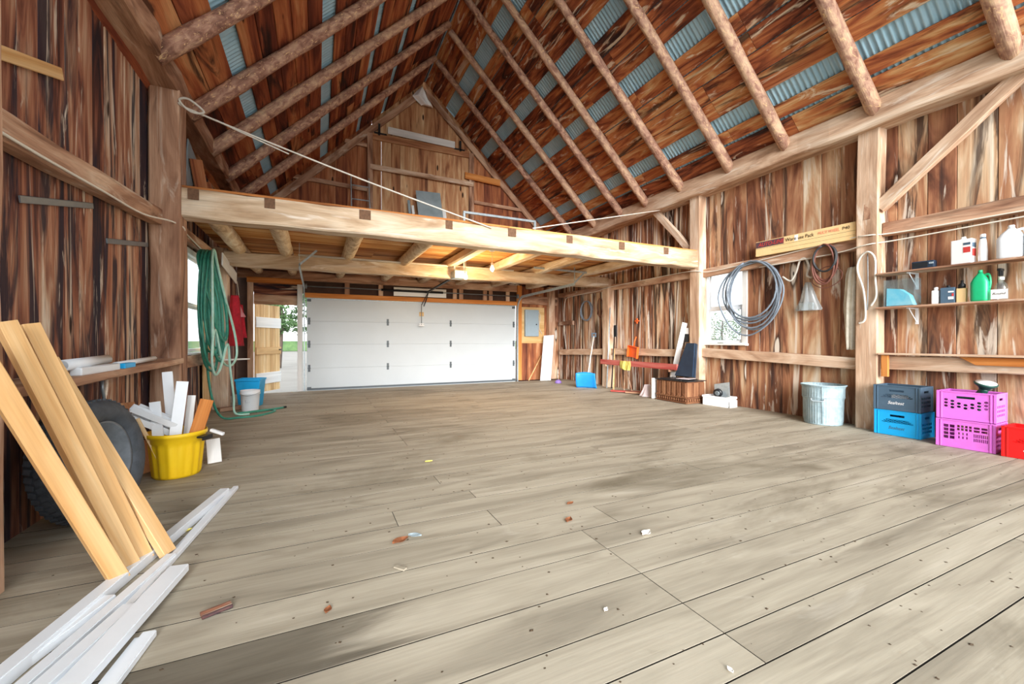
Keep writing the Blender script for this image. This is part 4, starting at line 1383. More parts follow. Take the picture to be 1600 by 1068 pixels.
for k, (a, b_, lab, mt) in enumerate((((5.98, 7.55, .03), (6.35, 7.0, .03), 'reddish board scrap flat on the floor below the red beam', 'redpaint'), ((6.1, 7.2, .03), (6.4, 6.7, .03), 'brown board scrap flat on the floor left of the hamper', 'timber_d'))):
    tag(plank('floor_scrap', a, b_, .12, .03, mt, None), lab, 'scrap')

# red beam with yellow cloth, dustpan
tag(plank('red_beam', (6.3, 8.34, .635), (6.3, 5.95, .635), .115, .06, 'redpaint', None, (1, 0, 0), n=6, jit=.002), 'faded red horizontal beam along the right wall', 'beam')
for k, yy in enumerate((8.15, 6.15)):
    tag(plank('beam_bracket', (6.58, yy, .56), (6.27, yy, .56), .05, .03, 'timber_d', None, (0, 1, 0)), ['wooden bracket under the far end of the red beam', 'wooden bracket under the near end of the red beam'][k], 'bracket')
yc_ = cloth('yellow_cloth', [(.03, .17, .17), (-.05, .19, .18), (-.13, .17, .17), (-.17, .05, .16)], .02, 'yellowcloth', None, 4, 11)
yc_.matrix_world = Matrix.Translation((6.262, 7.42, .66)) @ Matrix.Rotation(R(180), 4, 'Z')
tag(yc_, 'yellow cloth draped over the red beam', 'cloth')
dp = empty('orange_dustpan', 'orange plastic dustpan hanging on the low rail', 'dustpan')
link('pan', boxm([((0, 0, -.13), (.012, .32, .26)), ((-.03, .155, -.13), (.06, .012, .26)), ((-.03, -.155, -.13), (.06, .012, .26)), ((-.03, 0, -.005), (.06, .32, .012))], .004), 'orange_plastic', dp)
tube('handle', [(-.01, 0, 0), (-.01, -.01, .12), (.02, -.01, .22)], .014, 'orange_plastic', dp, 8)
place(dp, (6.52, 7.42, 1.02), 0, 8)
tag(link('orange_clip', boxm([((6.67, 7.5, 1.6), (.03, .12, .03)), ((6.67, 7.5, 1.6), (.03, .03, .12))], .006), 'orange_plastic'), 'small orange clip nailed on the right wall', 'clip')

# navy cushion, white plank
cu = empty('tapered_cushion', 'dark navy tapered pad standing on the hamper against the post', 'pad')
prism('pad', [(-.02, -.215), (-.02, .2), (.62, .06), (.62, -.12)], .09, 'navycloth', cu, Matrix(((.25, 0, -.97, 6.30), (0, 1, 0, 5.78), (.97, 0, .25, .49), (0, 0, 0, 1))))
prism('piping', [(-.025, -.222), (-.025, .207), (.625, .067), (.625, -.127)], .012, 'blackplastic', cu, Matrix(((.25, 0, -.97, 6.30), (0, 1, 0, 5.78), (.97, 0, .25, .49), (0, 0, 0, 1))))
wp = empty('leaning_white_board', 'long thin white board leaning behind the navy pad', 'board')
plank('board_blade', (6.45, 6.33, .03), (6.53, 5.99, 1.5), .1, .02, 'whitewood', wp, (-.8, -.5, .2))
link('paper_tag', boxm([((6.54, 5.95, 1.33), (.01, .08, .13))]), 'label_w', wp)
link('dark_end', boxm([((6.54, 5.95, 1.2), (.03, .08, .16))], .004), 'blackplastic', wp)

# carved hamper
hp_ = empty('carved_hamper', 'low brown carved wooden chest with black plastic on top', 'chest')
Lh, Dh, Hh = .74, .46, .40
link('carcass', boxm([((0, 0, Hh / 2), (Dh - .02, Lh - .02, Hh))], .006), 'hamper', hp_)
for k in range(6):
    yy = -Lh / 2 + Lh * (k + .5) / 6
    hpn = plank('front_panel', (-Dh / 2 + .002, yy, .13), (-Dh / 2 + .002, yy, Hh - .02), Lh / 6 - .025, .02, 'hamper', hp_, (1, 0, 0), ch=.008)
    sub(prism('carved_arch', [(-.05, 0), (.05, 0), (0, .06)], .016, 'hamper', hp_, Matrix(((0, 0, 1, -Dh / 2 - .008), (1, 0, 0, yy), (0, 1, 0, .125), (0, 0, 0, 1)))), hpn)
for k in range(3):
    xx = -Dh / 2 + Dh * (k + .5) / 3
    plank('side_panel', (xx, -Lh / 2 + .002, .13), (xx, -Lh / 2 + .002, Hh - .02), Dh / 3 - .025, .02, 'hamper', hp_, (0, 1, 0), ch=.008)
for a, b_, nrm in (((-Dh / 2 - .004, -Lh / 2, .112), (-Dh / 2 - .004, Lh / 2, .112), (1, 0, 0)), ((-Dh / 2 - .004, -Lh / 2, .02), (-Dh / 2 - .004, Lh / 2, .02), (1, 0, 0)),
                   ((-Dh / 2, -Lh / 2 - .004, .112), (Dh / 2, -Lh / 2 - .004, .112), (0, 1, 0)), ((-Dh / 2, -Lh / 2 - .004, .02), (Dh / 2, -Lh / 2 - .004, .02), (0, 1, 0))):
    plank('moulding', a, b_, .022, .024, 'hamper', hp_, nrm)
for k in range(14):
    yy = -Lh / 2 + Lh * (k + .5) / 14
    box('carved_bead', (-Dh / 2 - .004, yy, .066), (.018, .03, .05), 'hamper', hp_, .008)
for k in range(8):
    xx = -Dh / 2 + Dh * (k + .5) / 8
    box('carved_bead', (xx, -Lh / 2 - .004, .066), (.03, .018, .05), 'hamper', hp_, .008)
place(hp_, (6.26, 5.86, 0), 0)
bs = tag(link('black_sheet', boxm([((0, 0, .008), (.5, .78, .016)), ((-.02, .05, .022), (.36, .5, .014)), ((.05, -.12, .03), (.2, .3, .012))], .005), 'blackplastic'), 'crumpled black plastic sheets on the carved chest', 'sheet')
place(bs, (6.26, 5.86, Hh + .003), 2)
tag(box('silver_sheet', (6.2, 5.66, Hh + .047), (.26, .24, .005), 'pinkpaper', None, .001, rz=12), 'folded silvery sheet on the black plastic', 'sheet')
tag(box('white_side_panel', (6.1, 6.30, .21), (.22, .03, .40), 'whitewood', None, .003, rz=-8), 'cream panel standing at the left end of the chest', 'panel')
pp = tag(cloth('pink_sheet', [(.24, .02, .03), (.14, .08, .08), (.05, .16, .12), (0, .22, .2)], .2, 'pinkpaper', None, 6, 21), 'crumpled pinkish sheet on the floor left of the chest', 'sheet')
pp.matrix_world = Matrix.Translation((6.25, 6.66, .004)) @ Matrix.Rotation(R(180), 4, 'Z')

# white carton with tape roll
wc = empty('white_carton', 'low open white carton on the floor under the window', 'carton')
rect_bin(.27, .27, .46, .46, .17, .004, 'label_w', wc, 'carton_body')
link('open_flap', boxm([((0, -.27, .06), (.2, .005, .12))]), 'label_w', wc)
place(wc, (6.46, 5.16, .002), 3)
sc = tag(link('silver_foil', boxm([((0, 0, 0), (.01, .3, .3))], .003), 'galv', None, Matrix.Translation((6.53, 5.16, .245)) @ Matrix.Rotation(R(12), 4, 'Y') @ Matrix.Rotation(R(-12), 4, 'X')), 'crumpled silver packet standing in the white carton', 'packet')
tr = empty('tape_roll', 'black tape roll in the white carton', 'roll')
link('roll_body', lathe([(.04, -.025), (.075, -.025), (.075, .025), (.04, .025), (.04, -.025)], 28), 'blackplastic', tr)
link('core', lathe([(.034, -.027), (.041, -.027), (.041, .027), (.034, .027), (.034, -.027)], 28), 'galv', tr)
tr.location = (6.44, 5.17, .225)
tr.rotation_euler = (0, R(76), R(10))

# galvanised can
gc = empty('galvanised_can', 'ribbed galvanised steel bin beside the shelf-side post', 'bin')
rp3 = lambda i, a: (.0045 * math.cos(44 * a) if i in (3, 4, 6, 7) or i in (10, 11, 13, 14) else 0)
link('can_body', vessel([(.205, 0), (.21, .012), (.205, .02), (.212, .05), (.222, .29), (.226, .315), (.228, .335), (.232, .42), (.238, .445), (.246, .452), (.246, .462)], .004, 132, None if False else rp3), 'zinc', gc)
tube('rim_roll', [(.246 * math.cos(2 * math.pi * k / 40), .246 * math.sin(2 * math.pi * k / 40), .46) for k in range(40)], .007, 'zinc', gc, 8, True)
tube('seam', [(-.215, -.015, .02), (-.235, -.015, .32), (-.246, -.015, .45)], .004, 'zinc', gc, 6)
tube('band', [(.231 * math.cos(2 * math.pi * k / 40), .231 * math.sin(2 * math.pi * k / 40), .32) for k in range(40)], .004, 'zinc', gc, 6, True)
tube('bail_handle', catmull([(-.238, .1, .31), (-.252, .09, .285), (-.255, .03, .283), (-.252, -.03, .285), (-.238, -.04, .31)], 5), .007, 'galv', gc, 6)
place(gc, (6.42, 3.46, 0), 22)
gc.scale = (1.06, 1.06, 1.17)


# milk crates
def crate(label, mat, style, logo=None):
    e = empty('milk_crate', label, 'crate', 'milk crates')
    L, D, H, t = .43, .32, .30, .006

    def wall(name, w, holes, circ, diag, mw):
        bxs = [((((c[0] + c[1]) / 2), 0, (c[2] + c[3]) / 2), (c[1] - c[0], t, c[3] - c[2])) for c in cells(-w / 2, w / 2, 0, H, holes)]
        bm = bmesh.new()
        for c, s in bxs:
            bmesh.ops.create_cube(bm, size=1, matrix=Matrix.Translation(c) @ Matrix.Diagonal((*s, 1)))
        for (cx, cz, hw, hz, r_) in circ:        # square cell with round hole
            n = 16
            for side in (-t / 2, t / 2):
                inn = [bm.verts.new((cx + r_ * math.cos(2 * math.pi * k / n), side, cz + r_ * .8 * math.sin(2 * math.pi * k / n))) for k in range(n)]
                out = []
                for k in range(n):
                    a = 2 * math.pi * k / n
                    ca, sa = math.cos(a), math.sin(a)
                    q = min(hw / abs(ca) if abs(ca) > 1e-6 else 9, hz / abs(sa) if abs(sa) > 1e-6 else 9)
                    out.append(bm.verts.new((cx + ca * q, side, cz + sa * q)))
                for k in range(n):
                    k2 = (k + 1) % n
                    bm.faces.new((inn[k], inn[k2], out[k2], out[k]))
        for (x0, z0, x1, z1, wd_) in diag:        # lattice bars
            a, b_ = V((x0, 0, z0)), V((x1, 0, z1))
            fr2 = frame(a, b_, (0, 1, 0))
            bmesh.ops.create_cube(bm, size=1, matrix=fr2 @ Matrix.Diagonal(((b_ - a).length, wd_, t * .8, 1)))
        me = bpy.data.meshes.new(name)
        bm.to_mesh(me)
        bm.free()
        return link(name, me, mat, e, mw)

    def lattice(x0, x1, z0, z1, n, wd_=.004):
        out = []
        st = (x1 - x0) / n
        h = z1 - z0
        for k in range(-2, n + 1):
            xa, xb = x0 + k * st, x0 + k * st + st * 2
            for (p, q) in (((xa, z0), (xb, z1)), ((xa, z1), (xb, z0))):
                ax_, az_, bx_, bz_ = p[0], p[1], q[0], q[1]
                # clip in x
                def at_(xx):
                    return az_ + (bz_ - az_) * (xx - ax_) / (bx_ - ax_)
                lo, hi = max(ax_, x0), min(bx_, x1)
                if hi - lo > 1e-3:
                    out.append((lo, at_(lo), hi, at_(hi), wd_))
        return out
    hand = (-.07, .07, .225, .25)
    circ, diag, holes = [], [], [hand]
    if style == 'logo':
        holes += [(-.15, .15, .15, .165), (-.13, .13, .165, .18), (-.11, .11, .18, .195)]
        diag = lattice(-.15, .15, .15, .195, 7)
    elif style == 'round':
        for r_ in range(3):
            for c in range(7):
                cx, cz = -.15 + c * .05, .205 - r_ * .034 - (.012 if c % 2 else 0)
                if r_ == 0 and 1 < c < 5:
                    continue
                holes.append((cx - .021, cx + .021, cz - .0165, cz + .0165))
                circ.append((cx, cz, .021, .0165, .016))
    else:
        holes = []
        for c in range(2):
            for r_ in range(4):
                holes.append((-.165 + c * .048, -.125 + c * .048, .09 + r_ * .04, .122 + r_ * .04))
        for c in range(4):
            for r_ in range(2):
                holes.append((-.06 + c * .03, -.038 + c * .03, .19 + r_ * .032, .215 + r_ * .032))
        for c in range(3):
            for r_ in range(2):
                holes.append((-.05 + c * .03, -.038 + c * .03, .105 + r_ * .04, .13 + r_ * .04))
        for c in range(8):
            for r_ in range(2):
                holes.append((.065 + c * .0135, .0735 + c * .0135, .09 + r_ * .045, .125 + r_ * .045))
        for c in range(2):
            for r_ in range(2):
                holes.append((.065 + c * .055, .11 + c * .055, .19 + r_ * .032, .212 + r_ * .032))
    rot = Matrix.Rotation(R(-90), 4, 'Z')     # local x along the front, outward face towards -X of the crate
    fp_ = wall('front_panel', L, holes, circ, diag, Matrix.Translation((-D / 2, 0, 0)) @ rot)
    wall('back_panel', L, holes, circ, diag, Matrix.Translation((D / 2, 0, 0)) @ rot)
    sh_ = [(-.06, .06, .225, .25)] + [(-.12 + c * .05, -.08 + c * .05, .06 + r_ * .045, .085 + r_ * .045) for c in range(5) for r_ in range(3)]
    for s in (-1, 1):
        wall('side_panel', D, sh_, [], [], Matrix.Translation((0, s * L / 2, 0)))
    link('base', boxm([((0, 0, .012), (D - .01, L - .01, .008))]), mat, e)
    link('rim', boxm([((-D / 2, 0, H - .006), (.018, L + .018, .012)), ((D / 2, 0, H - .006), (.018, L + .018, .012)), ((0, L / 2, H - .006), (D + .018, .018, .012)), ((0, -L / 2, H - .006), (D + .018, .018, .012))]), mat, e)
    for sx in (-1, 1):
        for sy in (-1, 1):
            link('corner_rib', boxm([((sx * (D / 2 + .003), sy * (L / 2 - .03), H / 2), (.012, .012, H)), ((sx * (D / 2), sy * (L / 2), H / 2), (.02, .02, H))], .002), mat, e)
    for sx in (-1, 1):
        link('foot_band', boxm([((sx * (D / 2 + .001), 0, .012), (.008, L, .024))]), mat, e)
    if logo:
        lt = text('lettering', 'Sealtest', .052, logo, e, Matrix.Translation((-D / 2 - .0045, .085, .075)) @ Matrix.Rotation(R(-90), 4, 'Z') @ Matrix.Rotation(R(90), 4, 'X'), .35, sx=.95)
        sub(lt, fp_)
    return e


c1 = crate('slate blue milk crate on top of the bright blue one', 'navy', 'logo', 'label_w')
place(c1, (6.51, 2.62, .307), 2)
c2 = crate('bright blue milk crate at the bottom of its stack', 'blue', 'logo', 'navy')
place(c2, (6.51, 2.61, .003), 1)
c3 = crate('upper pink milk crate with round holes', 'pink', 'round')
place(c3, (6.42, 2.00, .307), 3)
c4 = crate('lower pink milk crate with grid holes', 'pink', 'grid')
place(c4, (6.40, 1.995, .003), 2)
c5 = crate('red milk crate at the right edge of the picture', 'red', 'logo', 'label_w')
place(c5, (6.38, 1.50, .003), 2)
tag(box('white_packet', (6.40, 2.60, .44), (.02, .16, .1), 'label_w', None, .004, rz=4, ry=8), 'white packet inside the slate blue crate', 'packet')
tag(box('grey_packet', (6.5, 2.52, .40), (.12, .2, .16), 'dark_green', None, .01, rz=12), 'dark box inside the slate blue crate', 'box')
gb = empty('green_sprinkler', 'dark green watering head sticking out of the pink crate', 'sprinkler')
link('rose_head', lathe([(.03, -.07), (.05, -.03), (.085, 0), (.09, .014), (.084, .02), (.001, .022)], 28), 'dark_green', gb, Matrix.Translation((6.38, 1.88, .69)) @ Matrix.Rotation(R(14), 4, 'X') @ Matrix.Rotation(R(-10), 4, 'Y'))
link('rose_face', lathe([(.08, .019), (.08, .027), (.001, .03)], 28), 'label_w', gb, Matrix.Translation((6.38, 1.88, .69)) @ Matrix.Rotation(R(14), 4, 'X') @ Matrix.Rotation(R(-10), 4, 'Y'))
tube('neck', catmull([(6.38, 1.885, .65), (6.40, 1.92, .59), (6.42, 1.96, .545), (6.43, 2.06, .53), (6.43, 2.14, .525)], 5), [.035 + .0008 * k for k in range(21)], 'dark_green', gb, 12)
link('reservoir', boxm([((6.44, 2.05, .44), (.16, .26, .16))], .03), 'dark_green', gb)

# shelves with brackets
def shelf(z, label):
    e = empty('wall_shelf', label, 'shelf', 'wall shelves')
    plank('shelf_board', (6.55, 2.86, z - .011), (6.55, .9, z - .006), .26, .022, 'timber_d', e)
    for yy in (2.55, 1.2):
        bk_ = link('bracket', boxm([((6.672, yy, z - .12), (.012, .03, .2)), ((6.56, yy, z - .029), (.22, .03, .012))], .002), 'vinyl', e)
        sub(plank('bracket_web', (6.665, yy, z - .19), (6.48, yy, z - .035), .012, .008, 'vinyl', e, (0, 1, 0)), bk_)
    return e


shelf(2.0, 'upper wooden wall shelf with radio, can and jugs')
shelf(1.575, 'lower wooden wall shelf with green detergent jug')
z1, z2 = 1.998, 1.573
rd = empty('small_radio', 'small dark radio on the upper shelf', 'radio')
link('case', boxm([((0, 0, .045), (.1, .2, .085))], .012), 'navycloth', rd)
link('speaker_face', boxm([((-.052, .02, .045), (.004, .13, .06))], .001), 'blackplastic', rd)
link('dial', boxm([((-.052, -.075, .055), (.004, .04, .02))], .001), 'galv', rd)
place(rd, (6.5, 2.42, z1 + .004), 4)
cn_ = empty('white_solvent_can', 'white rectangular solvent can with red and blue label', 'can')
link('can_body', boxm([((0, 0, .135), (.10, .17, .27))], .008), 'label_w', cn_)
link('can_shoulder', lathe([(.03, .268), (.022, .285), (.02, .3), (.0005, .302)], 18), 'label_w', cn_)
link('blue_label', boxm([((0, -.0865, .2), (.07, .002, .05)), ((-.051, -.05, .215), (.002, .06, .025))]), 'navy', cn_)
link('red_label', boxm([((0, -.0865, .12), (.07, .002, .08)), ((-.051, -.05, .15), (.002, .06, .06))]), 'label_r', cn_)
place(cn_, (6.5, 2.09, z1 + .002), -6)
bt = empty('white_bottle', 'slim white bottle with blue collar on the upper shelf', 'bottle')
link('bottle_body', lathe([(.034, 0), (.036, .02), (.036, .13), (.03, .2), (.024, .24), (.02, .27)], 24), 'label_w', bt)
link('collar', lathe([(.0235, 0), (.0235, .014)], 24), 'navy', bt, Matrix.Translation((0, 0, .25)))
link('cap', lathe([(.022, .265), (.022, .295), (.018, .3)], 20), 'label_w', bt)
place(bt, (6.5, 1.94, z1 + .002))
def jug(label, mat, y, z, s=1.0):
    e = empty('plastic_jug', label, 'jug')
    bm = bmesh.new()
    prof_ = [(.075, 0), (.08, .02), (.08, .2), (.06, .25), (.03, .285), (.022, .3)]
    vs_, fs = [], []
    n = 24
    for (r_, zz) in prof_:
        for k in range(n):
            a = 2 * math.pi * k / n
            c, s_ = math.cos(a), math.sin(a)
            sq = (abs(c) ** 6 + abs(s_) ** 6) ** (-1 / 6) if zz < .22 else (abs(c) ** 3 + abs(s_) ** 3) ** (-1 / 3)
            vs_.append((r_ * c * sq * .75, r_ * s_ * sq * 1.15, zz))
    for i in range(len(prof_) - 1):
        for k in range(n):
            k2 = (k + 1) % n
            fs.append((i * n + k, i * n + k2, (i + 1) * n + k2, (i + 1) * n + k))
    fs += [tuple(reversed(range(n))), tuple(range((len(prof_) - 1) * n, len(prof_) * n))]
    me = bpy.data.meshes.new('jug_body')
    me.from_pydata(vs_, [], fs)
    me.polygons.foreach_set('use_smooth', [len(f_) == 4 for f_ in fs])
    link('jug_body', me, mat, e)
    tube('handle', catmull([(0, -.03, .27), (0, -.085, .275), (0, -.1, .2), (0, -.09, .13)], 5), .014, mat, e, 8)
    link('cap', lathe([(.024, .3), (.024, .325), (.02, .33)], 18), mat, e)
    place(e, (6.49, y, z))
    e.scale = (s, s, s)
    return e


jug('large white jug on the upper shelf, left of the edge one', 'vinyl', 1.735, z1 + .002, 1.04)
jug('white jug at the right edge of the upper shelf', 'vinyl', 1.545, z1 + .002, 1.05)
# lower shelf
cb = empty('clear_box', 'clear plastic box holding cyan packets on the lower shelf', 'box')
link('box_wall', boxm([((-.085, 0, .165), (.003, .29, .33)), ((.085, 0, .165), (.003, .29, .33)), ((0, .145, .165), (.17, .003, .33)), ((0, -.145, .165), (.17, .003, .33)), ((0, 0, .003), (.17, .29, .004))]), 'clear', cb)
place(cb, (6.51, 2.63, z2 + .002))
tag(prism('cyan_packet', [(-.13, 0), (.13, 0), (.125, .22), (.0, .2), (-.09, .12)], .1, 'cyan', None, Matrix(((0, 0, 1, 6.50), (1, 0, 0, 2.63), (0, 1, 0, z2 + .01), (0, 0, 0, 1)))), 'cyan packet inside the clear plastic box', 'packet')
w2 = empty('white_bottle', 'small white bottle at the left of the lower shelf cans', 'bottle')
link('bottle_body', boxm([((0, 0, .08), (.06, .065, .16))], .012), 'label_w', w2)
link('cap', lathe([(.018, .155), (.018, .19), (.014, .195)], 16), 'label_w', w2)
place(w2, (6.5, 2.315, z2 + .002))
bc = empty('blue_can', 'dark blue rectangular can with white label on lower shelf', 'can')
link('can_body', boxm([((0, 0, .09), (.07, .12, .18))], .006), 'navy', bc)
link('can_cap', lathe([(.016, .18), (.016, .205)], 14), 'dark', bc)
link('paper_label', boxm([((-.0362, -.03, .06), (.002, .045, .03))]), 'label_w', bc)
link('paper_strip', boxm([((-.0362, -.03, .13), (.002, .045, .015))]), 'label_w', bc)
link('red_mark', boxm([((-.0362, -.045, .095), (.002, .015, .03))]), 'label_r', bc)
place(bc, (6.5, 2.21, z2 + .002), 3)
tn = empty('dropper_bottle', 'bottle with tan label and dark neck on lower shelf', 'bottle')
link('tan_label', boxm([((0, 0, .08), (.05, .075, .16))], .004), 'card', tn)
link('neck', lathe([(.03, .16), (.03, .2), (.012, .22), (.012, .25)], 14), 'dark', tn)
place(tn, (6.5, 2.10, z2 + .002))
gj = jug('green detergent jug on the lower shelf', 'green_jug', 1.955, z2 + .002, .86)
gj.scale = (.85, .74, 1.03)
sp = empty('spray_bottle', 'clear spray bottle with handwritten white label', 'bottle')
link('bottle_body', lathe([(.05, 0), (.052, .02), (.052, .12), (.04, .17), (.018, .2), (.018, .22)], 24), 'clear', sp)
link('paper_label', boxm([((-.054, 0, .065), (.003, .12, .1))]), 'label_w', sp)
text('lettering', 'Round', .035, 'ink', sp, Matrix.Translation((-.0565, .05, .06)) @ Matrix.Rotation(R(-90), 4, 'Z') @ Matrix.Rotation(R(90), 4, 'X'), .3)
link('collar', lathe([(.022, .215), (.022, .245)], 16), 'label_w', sp)
link('trigger_head', boxm([((-.01, 0, .285), (.03, .03, .06)), ((-.02, 0, .32), (.09, .03, .025)), ((-.045, 0, .28), (.012, .02, .06))], .004), 'dark', sp)
place(sp, (6.5, 1.805, z2 + .002))

# long cardboard box with print
lc = empty('long_cardboard_box', 'long tan cardboard box with printed lettering on the upper rail', 'box')
BL, BH, BD = 1.42, .235, .10
link('carton', boxm([((0, 0, BH / 2), (BD, BL, BH))], .003), 'card', lc)
link('fold_seam', boxm([((-BD / 2 - .0005, 0, .118), (.002, BL - .01, .003)), ((-BD / 2 - .0005, -.12, .06), (.002, BL * .8, .002))]), 'ink', lc)
link('logo_patch', boxm([((-BD / 2 - .001, BL / 2 - .23, .178), (.002, .45, .095))]), 'logo_bg', lc)
TM = lambda yy, zz: Matrix.Translation((-BD / 2 - .0035, yy, zz)) @ Matrix.Rotation(R(-90), 4, 'Z') @ Matrix.Rotation(R(90), 4, 'X')
text('logo_lettering', 'AUTO-LINE', .085, 'label_r', lc, TM(BL / 2 - .045, .15), .25, sx=.94)
text('lettering', 'Ware', .075, 'ink', lc, TM(.232, .15), sx=.95)
text('lettering', 'use Pack', .075, 'ink', lc, TM(.045, .15), sx=.85)
text('lettering', 'MULTI WHEEL', .06, 'label_o', lc, TM(-.235, .155), 0, sx=.72)
text('lettering', 'P40', .06, 'ink', lc, TM(-.54, .155))
link('torn_patch', boxm([((-BD / 2 - .001, .07, .178), (.002, .05, .09))]), 'label_w', lc)
place(lc, (6.585, 3.83, 2.52), 0, .5)

# grey coil over the window
coil('grey_cable_coil', (6.62, 4.66, 1.95), .46, .52, 6, .0145, 'grey_hose', 'large grey cable coil hung over the window edge', seed=8, wob=.1,
     tail=None)
tag(tube('grey_loose_loop', catmull([(6.56, 4.60, 2.44), (6.54, 5.05, 2.3), (6.53, 5.24, 1.9), (6.53, 5.0, 1.4), (6.53, 4.65, 1.24), (6.53, 4.25, 1.5), (6.53, 4.08, 1.95), (6.54, 4.3, 2.35)], 8, True), .0135, 'grey_hose', None, 8, True),
    'widest loose loop of grey cable dropping below the coil', 'cable')
tag(tube('nail_hook', [(6.69, 4.62, 2.44), (6.55, 4.62, 2.46), (6.53, 4.62, 2.49)], .008, 'steel', None, 6), 'steel hook holding the grey coil', 'hook')
# red-brown coil
coil('brown_cord_coil', (6.56, 3.52, 2.27), .15, .25, 4, .012, 'brown_cord', 'rust brown cord coil hung on the upper rail', seed=3, wob=.14)
coil('black_cord_coil', (6.53, 3.50, 2.3), .155, .2, 2, .012, 'black_cord', 'black cord coil sharing the hook with the brown coil', seed=4, wob=.1)
tag(tube('thin_brown_loop', catmull([(6.55, 3.6, 2.15), (6.55, 3.45, 2.2), (6.55, 3.3, 2.1), (6.55, 3.34, 1.97), (6.55, 3.52, 1.9), (6.55, 3.68, 2.0)], 7, True), .006, 'brown_cord', None, 6, True), 'thin brown wire loop below the brown coil', 'wire')
tag(tube('white_strap', catmull([(6.6, 4.14, 2.15), (6.6, 4.02, 2.07), (6.6, 3.94, 2.18), (6.6, 3.88, 2.36), (6.6, 3.8, 2.37), (6.6, 3.76, 2.24), (6.6, 3.78, 2.12), (6.6, 3.72, 2.08)], 6), .014, 'rope', None, 8), 'white strap looped on the wall above the clear bag', 'strap')
hb = tag(cloth('plastic_bag', [(0, .03, .03), (-.08, .07, .06), (-.25, .12, .12), (-.4, .19, .19), (-.42, .17, .18)], .09, 'bag', None, 5, 31), 'clear plastic bag hanging below the white strap', 'bag')
hb.matrix_world = Matrix.Translation((6.66, 3.79, 2.02)) @ Matrix.Rotation(R(180), 4, 'Z')
bg_ = tag(box('bag_contents', (6.605, 3.79, 1.66), (.03, .2, .11), 'galv', None, .02), 'grey hardware in the bottom of the hanging clear bag', 'hardware')
gl = tag(cloth('cream_cloth', [(0, .05, .08), (-.1, .08, .09), (-.5, .1, .08), (-.95, .08, .06), (-1.12, .06, .05)], .06, 'cream', None, 5, 41), 'long cream cloth hanging beside the shelf-side post', 'cloth')
gl.matrix_world = Matrix.Translation((6.60, 3.20, 2.15)) @ Matrix.Rotation(R(180), 4, 'Z')
tag(tube('looped_rope', catmull([(6.47, 3.06, 1.38), (6.47, 2.99, 1.45), (6.47, 3.01, 1.8), (6.47, 3.08, 2.08), (6.47, 3.05, 2.24), (6.46, 2.96, 2.3), (6.46, 2.885, 2.2), (6.47, 2.885, 1.95), (6.47, 2.875, 1.72), (6.47, 2.93, 1.6)], 7), .013, 'rope', None, 8), 'grey rope looped over a nail on the shelf-side post', 'rope')
tag(tube('thin_chain', catmull([(6.475, 2.97, 2.28), (6.475, 2.965, 1.9), (6.475, 2.97, 1.55)], 5), .006, 'steel', None, 6), 'thin chain hanging inside the rope loop', 'chain')
pk = box('peg_mortise', (6.496, 2.985, 2.83), (.012, .07, .2), 'timber_d', None, .002)
tag(pk, 'dark open mortise in the shelf-side post', 'mortise')

# ================================================================= debris on the floor
def leaf(loc, s, rz, mat, label, cat='leaf', curl=.35):
    n = 7
    vs_, fs = [], []
    for i in range(n):
        t = i / (n - 1)
        w = math.sin(math.pi * min(t * 1.05, 1)) ** .8 * .32
        for k in (-1, 0, 1):
            vs_.append(((t - .5) * s, k * w * s, s * (curl * (abs(k) * .35 + (t - .5) ** 2 * .6) + .01) + .003))
    for i in range(n - 1):
        for k in range(2):
            a = i * 3 + k
            fs.append((a, a + 1, a + 4, a + 3))
    me = bpy.data.meshes.new('leaf')
    me.from_pydata(vs_, [], fs)
    o = link('dry_leaf' if cat == 'leaf' else 'paper_scrap', me, mat, None, Matrix.Translation(loc) @ Matrix.Rotation(R(rz), 4, 'Z'))
    sm_ = o.modifiers.new('t', 'SOLIDIFY')
    sm_.thickness = .0015
    return tag(o, label, cat, 'litter on the floor')


leaf((.43, 2.44, 0), .1, 20, 'leafdry', 'brown dry leaf beside the white scrap in mid floor')
leaf((.52, 2.47, 0), .08, -30, 'sheet_grey', 'grey plastic scrap next to the brown leaf', 'scrap')
leaf((1.46, 2.27, 0), .075, 40, 'leafdry', 'rust leaf at the centre right of the floor')
leaf((1.62, 2.5, 0), .06, 10, 'leafdry', 'small brown leaf just beyond the rust leaf')
leaf((1.78, 1.92, 0), .08, 15, 'paper', 'torn white paper scrap on the near right floor', 'scrap')
leaf((.04, 1.95, 0), .05, 70, 'leafdry', 'curled tan leaf on the near floor')
tag(plank('bark_chip', (-.44, 2.12, .012), (-.34, 2.16, .012), .05, .014, 'wall_l', None), 'dark bark chip on the floor right of the white trim', 'chip')
tag(plank('bark_chip', (.36, 2.18, .006), (.40, 2.13, .006), .03, .008, 'floor', None), 'grey wood chip near the brown leaf', 'chip')
leaf((.96, 3.93, 0), .07, 0, 'yellowcloth', 'yellow leaf farther back on the floor')
leaf((-.72, 3.12, 0), .06, 30, 'yellowcloth', 'yellowish leaf beside the white trim lengths')
leaf((1.12, 1.45, 0), .03, 30, 'paper', 'tiny white scrap by the floor joint', 'scrap')
leaf((1.31, 1.0, 0), .03, 80, 'paper', 'tiny white scrap at the bottom of the floor', 'scrap')
gr = bpy.data.meshes.new('grit')
vs_, fs = [], []
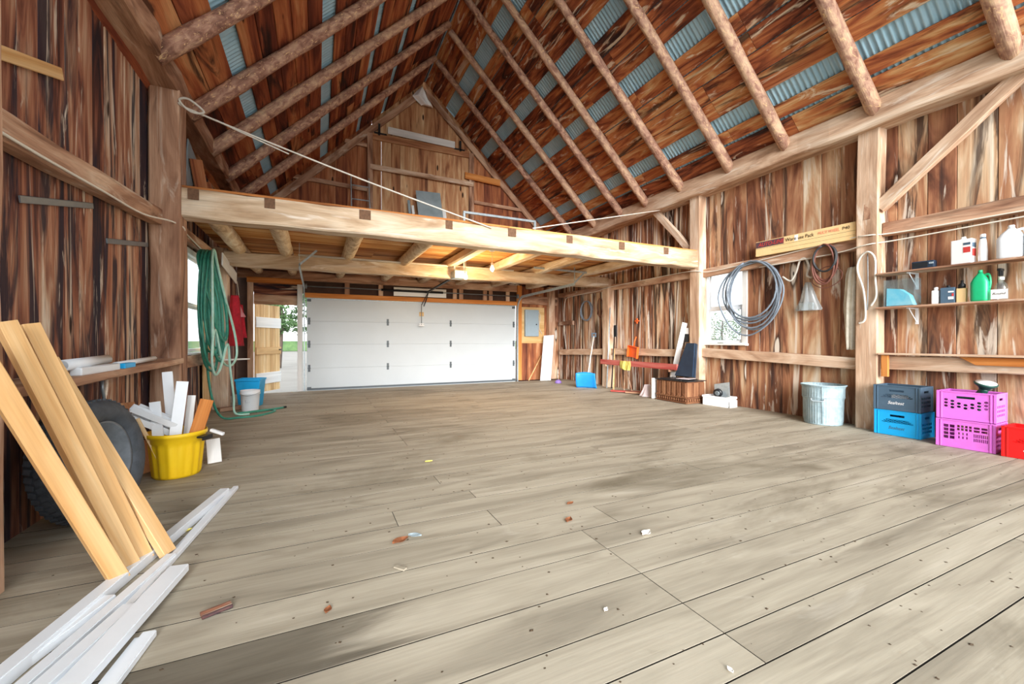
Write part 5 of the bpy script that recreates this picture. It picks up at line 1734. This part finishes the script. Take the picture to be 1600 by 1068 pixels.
for k in range(1700):
    px, py = random.uniform(-1.2, 6.2), random.uniform(.6, 9.5)
    s = random.uniform(.002, .008) * (1 + .05 * py)
    a = random.uniform(0, 6.28)
    base = len(vs_)
    for q in range(4):
        vs_.append((px + s * random.uniform(.5, 1.6) * math.cos(a + q * 1.57), py + s * math.sin(a + q * 1.57), .001))
    vs_.append((px, py, s * .5))
    fs += [(base, base + 1, base + 4), (base + 1, base + 2, base + 4), (base + 2, base + 3, base + 4), (base + 3, base, base + 4)]
gr.from_pydata(vs_, [], fs)
tag(link('floor_grit', gr, 'ink'), 'scattered dark grit and splinters on the plank floor', 'grit', None, 'stuff')

# ================================================================= outside
def tree(loc, h, spread, label, seed):
    rnd = random.Random(seed)
    e = empty('tree', label, 'tree')
    tp = [(0, 0, 0), (.1, 0, h * .3), (.15, .1, h * .6), (.1, 0, h * .9)]
    tube('trunk', catmull(tp, 4), [.12 - .0075 * i for i in range(13)], 'bark', e, 8)
    vs_, fs = [], []
    for c in range(26):
        a = rnd.uniform(0, 6.28)
        rr = spread * math.sqrt(rnd.random())
        cz = h * rnd.uniform(.42, 1.05)
        cx, cy = rr * math.cos(a), rr * math.sin(a)
        if c % 4 == 0:
            tube('branch', [(0.1, 0, cz * .8), (cx, cy, cz)], .025, 'bark', e, 5)
        cr = spread * rnd.uniform(.22, .4)
        for q in range(130):
            d = V((rnd.gauss(0, 1), rnd.gauss(0, 1), rnd.gauss(0, .5)))
            d = d.normalized() * cr * rnd.random() ** .4
            p = V((cx, cy, cz)) + d
            n1 = V((rnd.gauss(0, 1), rnd.gauss(0, 1), rnd.gauss(0, 1))).normalized()
            n2 = n1.orthogonal().normalized()
            s = rnd.uniform(.05, .1)
            b0 = len(vs_)
            vs_ += [tuple(p - n1 * s), tuple(p + n2 * s * .5), tuple(p + n1 * s), tuple(p - n2 * s * .5)]
            fs.append((b0, b0 + 1, b0 + 2, b0 + 3))
    me = bpy.data.meshes.new('foliage')
    me.from_pydata(vs_, [], fs)
    tag(link('foliage', me, 'foliage', e), kind='stuff')
    place(e, loc)


tree((-1.75, 24, -.26), 4.3, .95, 'young tree seen through the side door, left of the pair', 3)
tree((-.35, 27, -.26), 4.4, 1.1, 'young tree partly hidden by the door jamb', 5)
tree((24, 19.0, -.26), 3.0, 3.0, 'bushy tree outside the right window', 8)
tag(link('hedge_bank', boxm([((-6, 60, .4), (90, 1.2, 1.3))], .1), 'foliage'), 'low hedge line far beyond the side door', 'hedge')
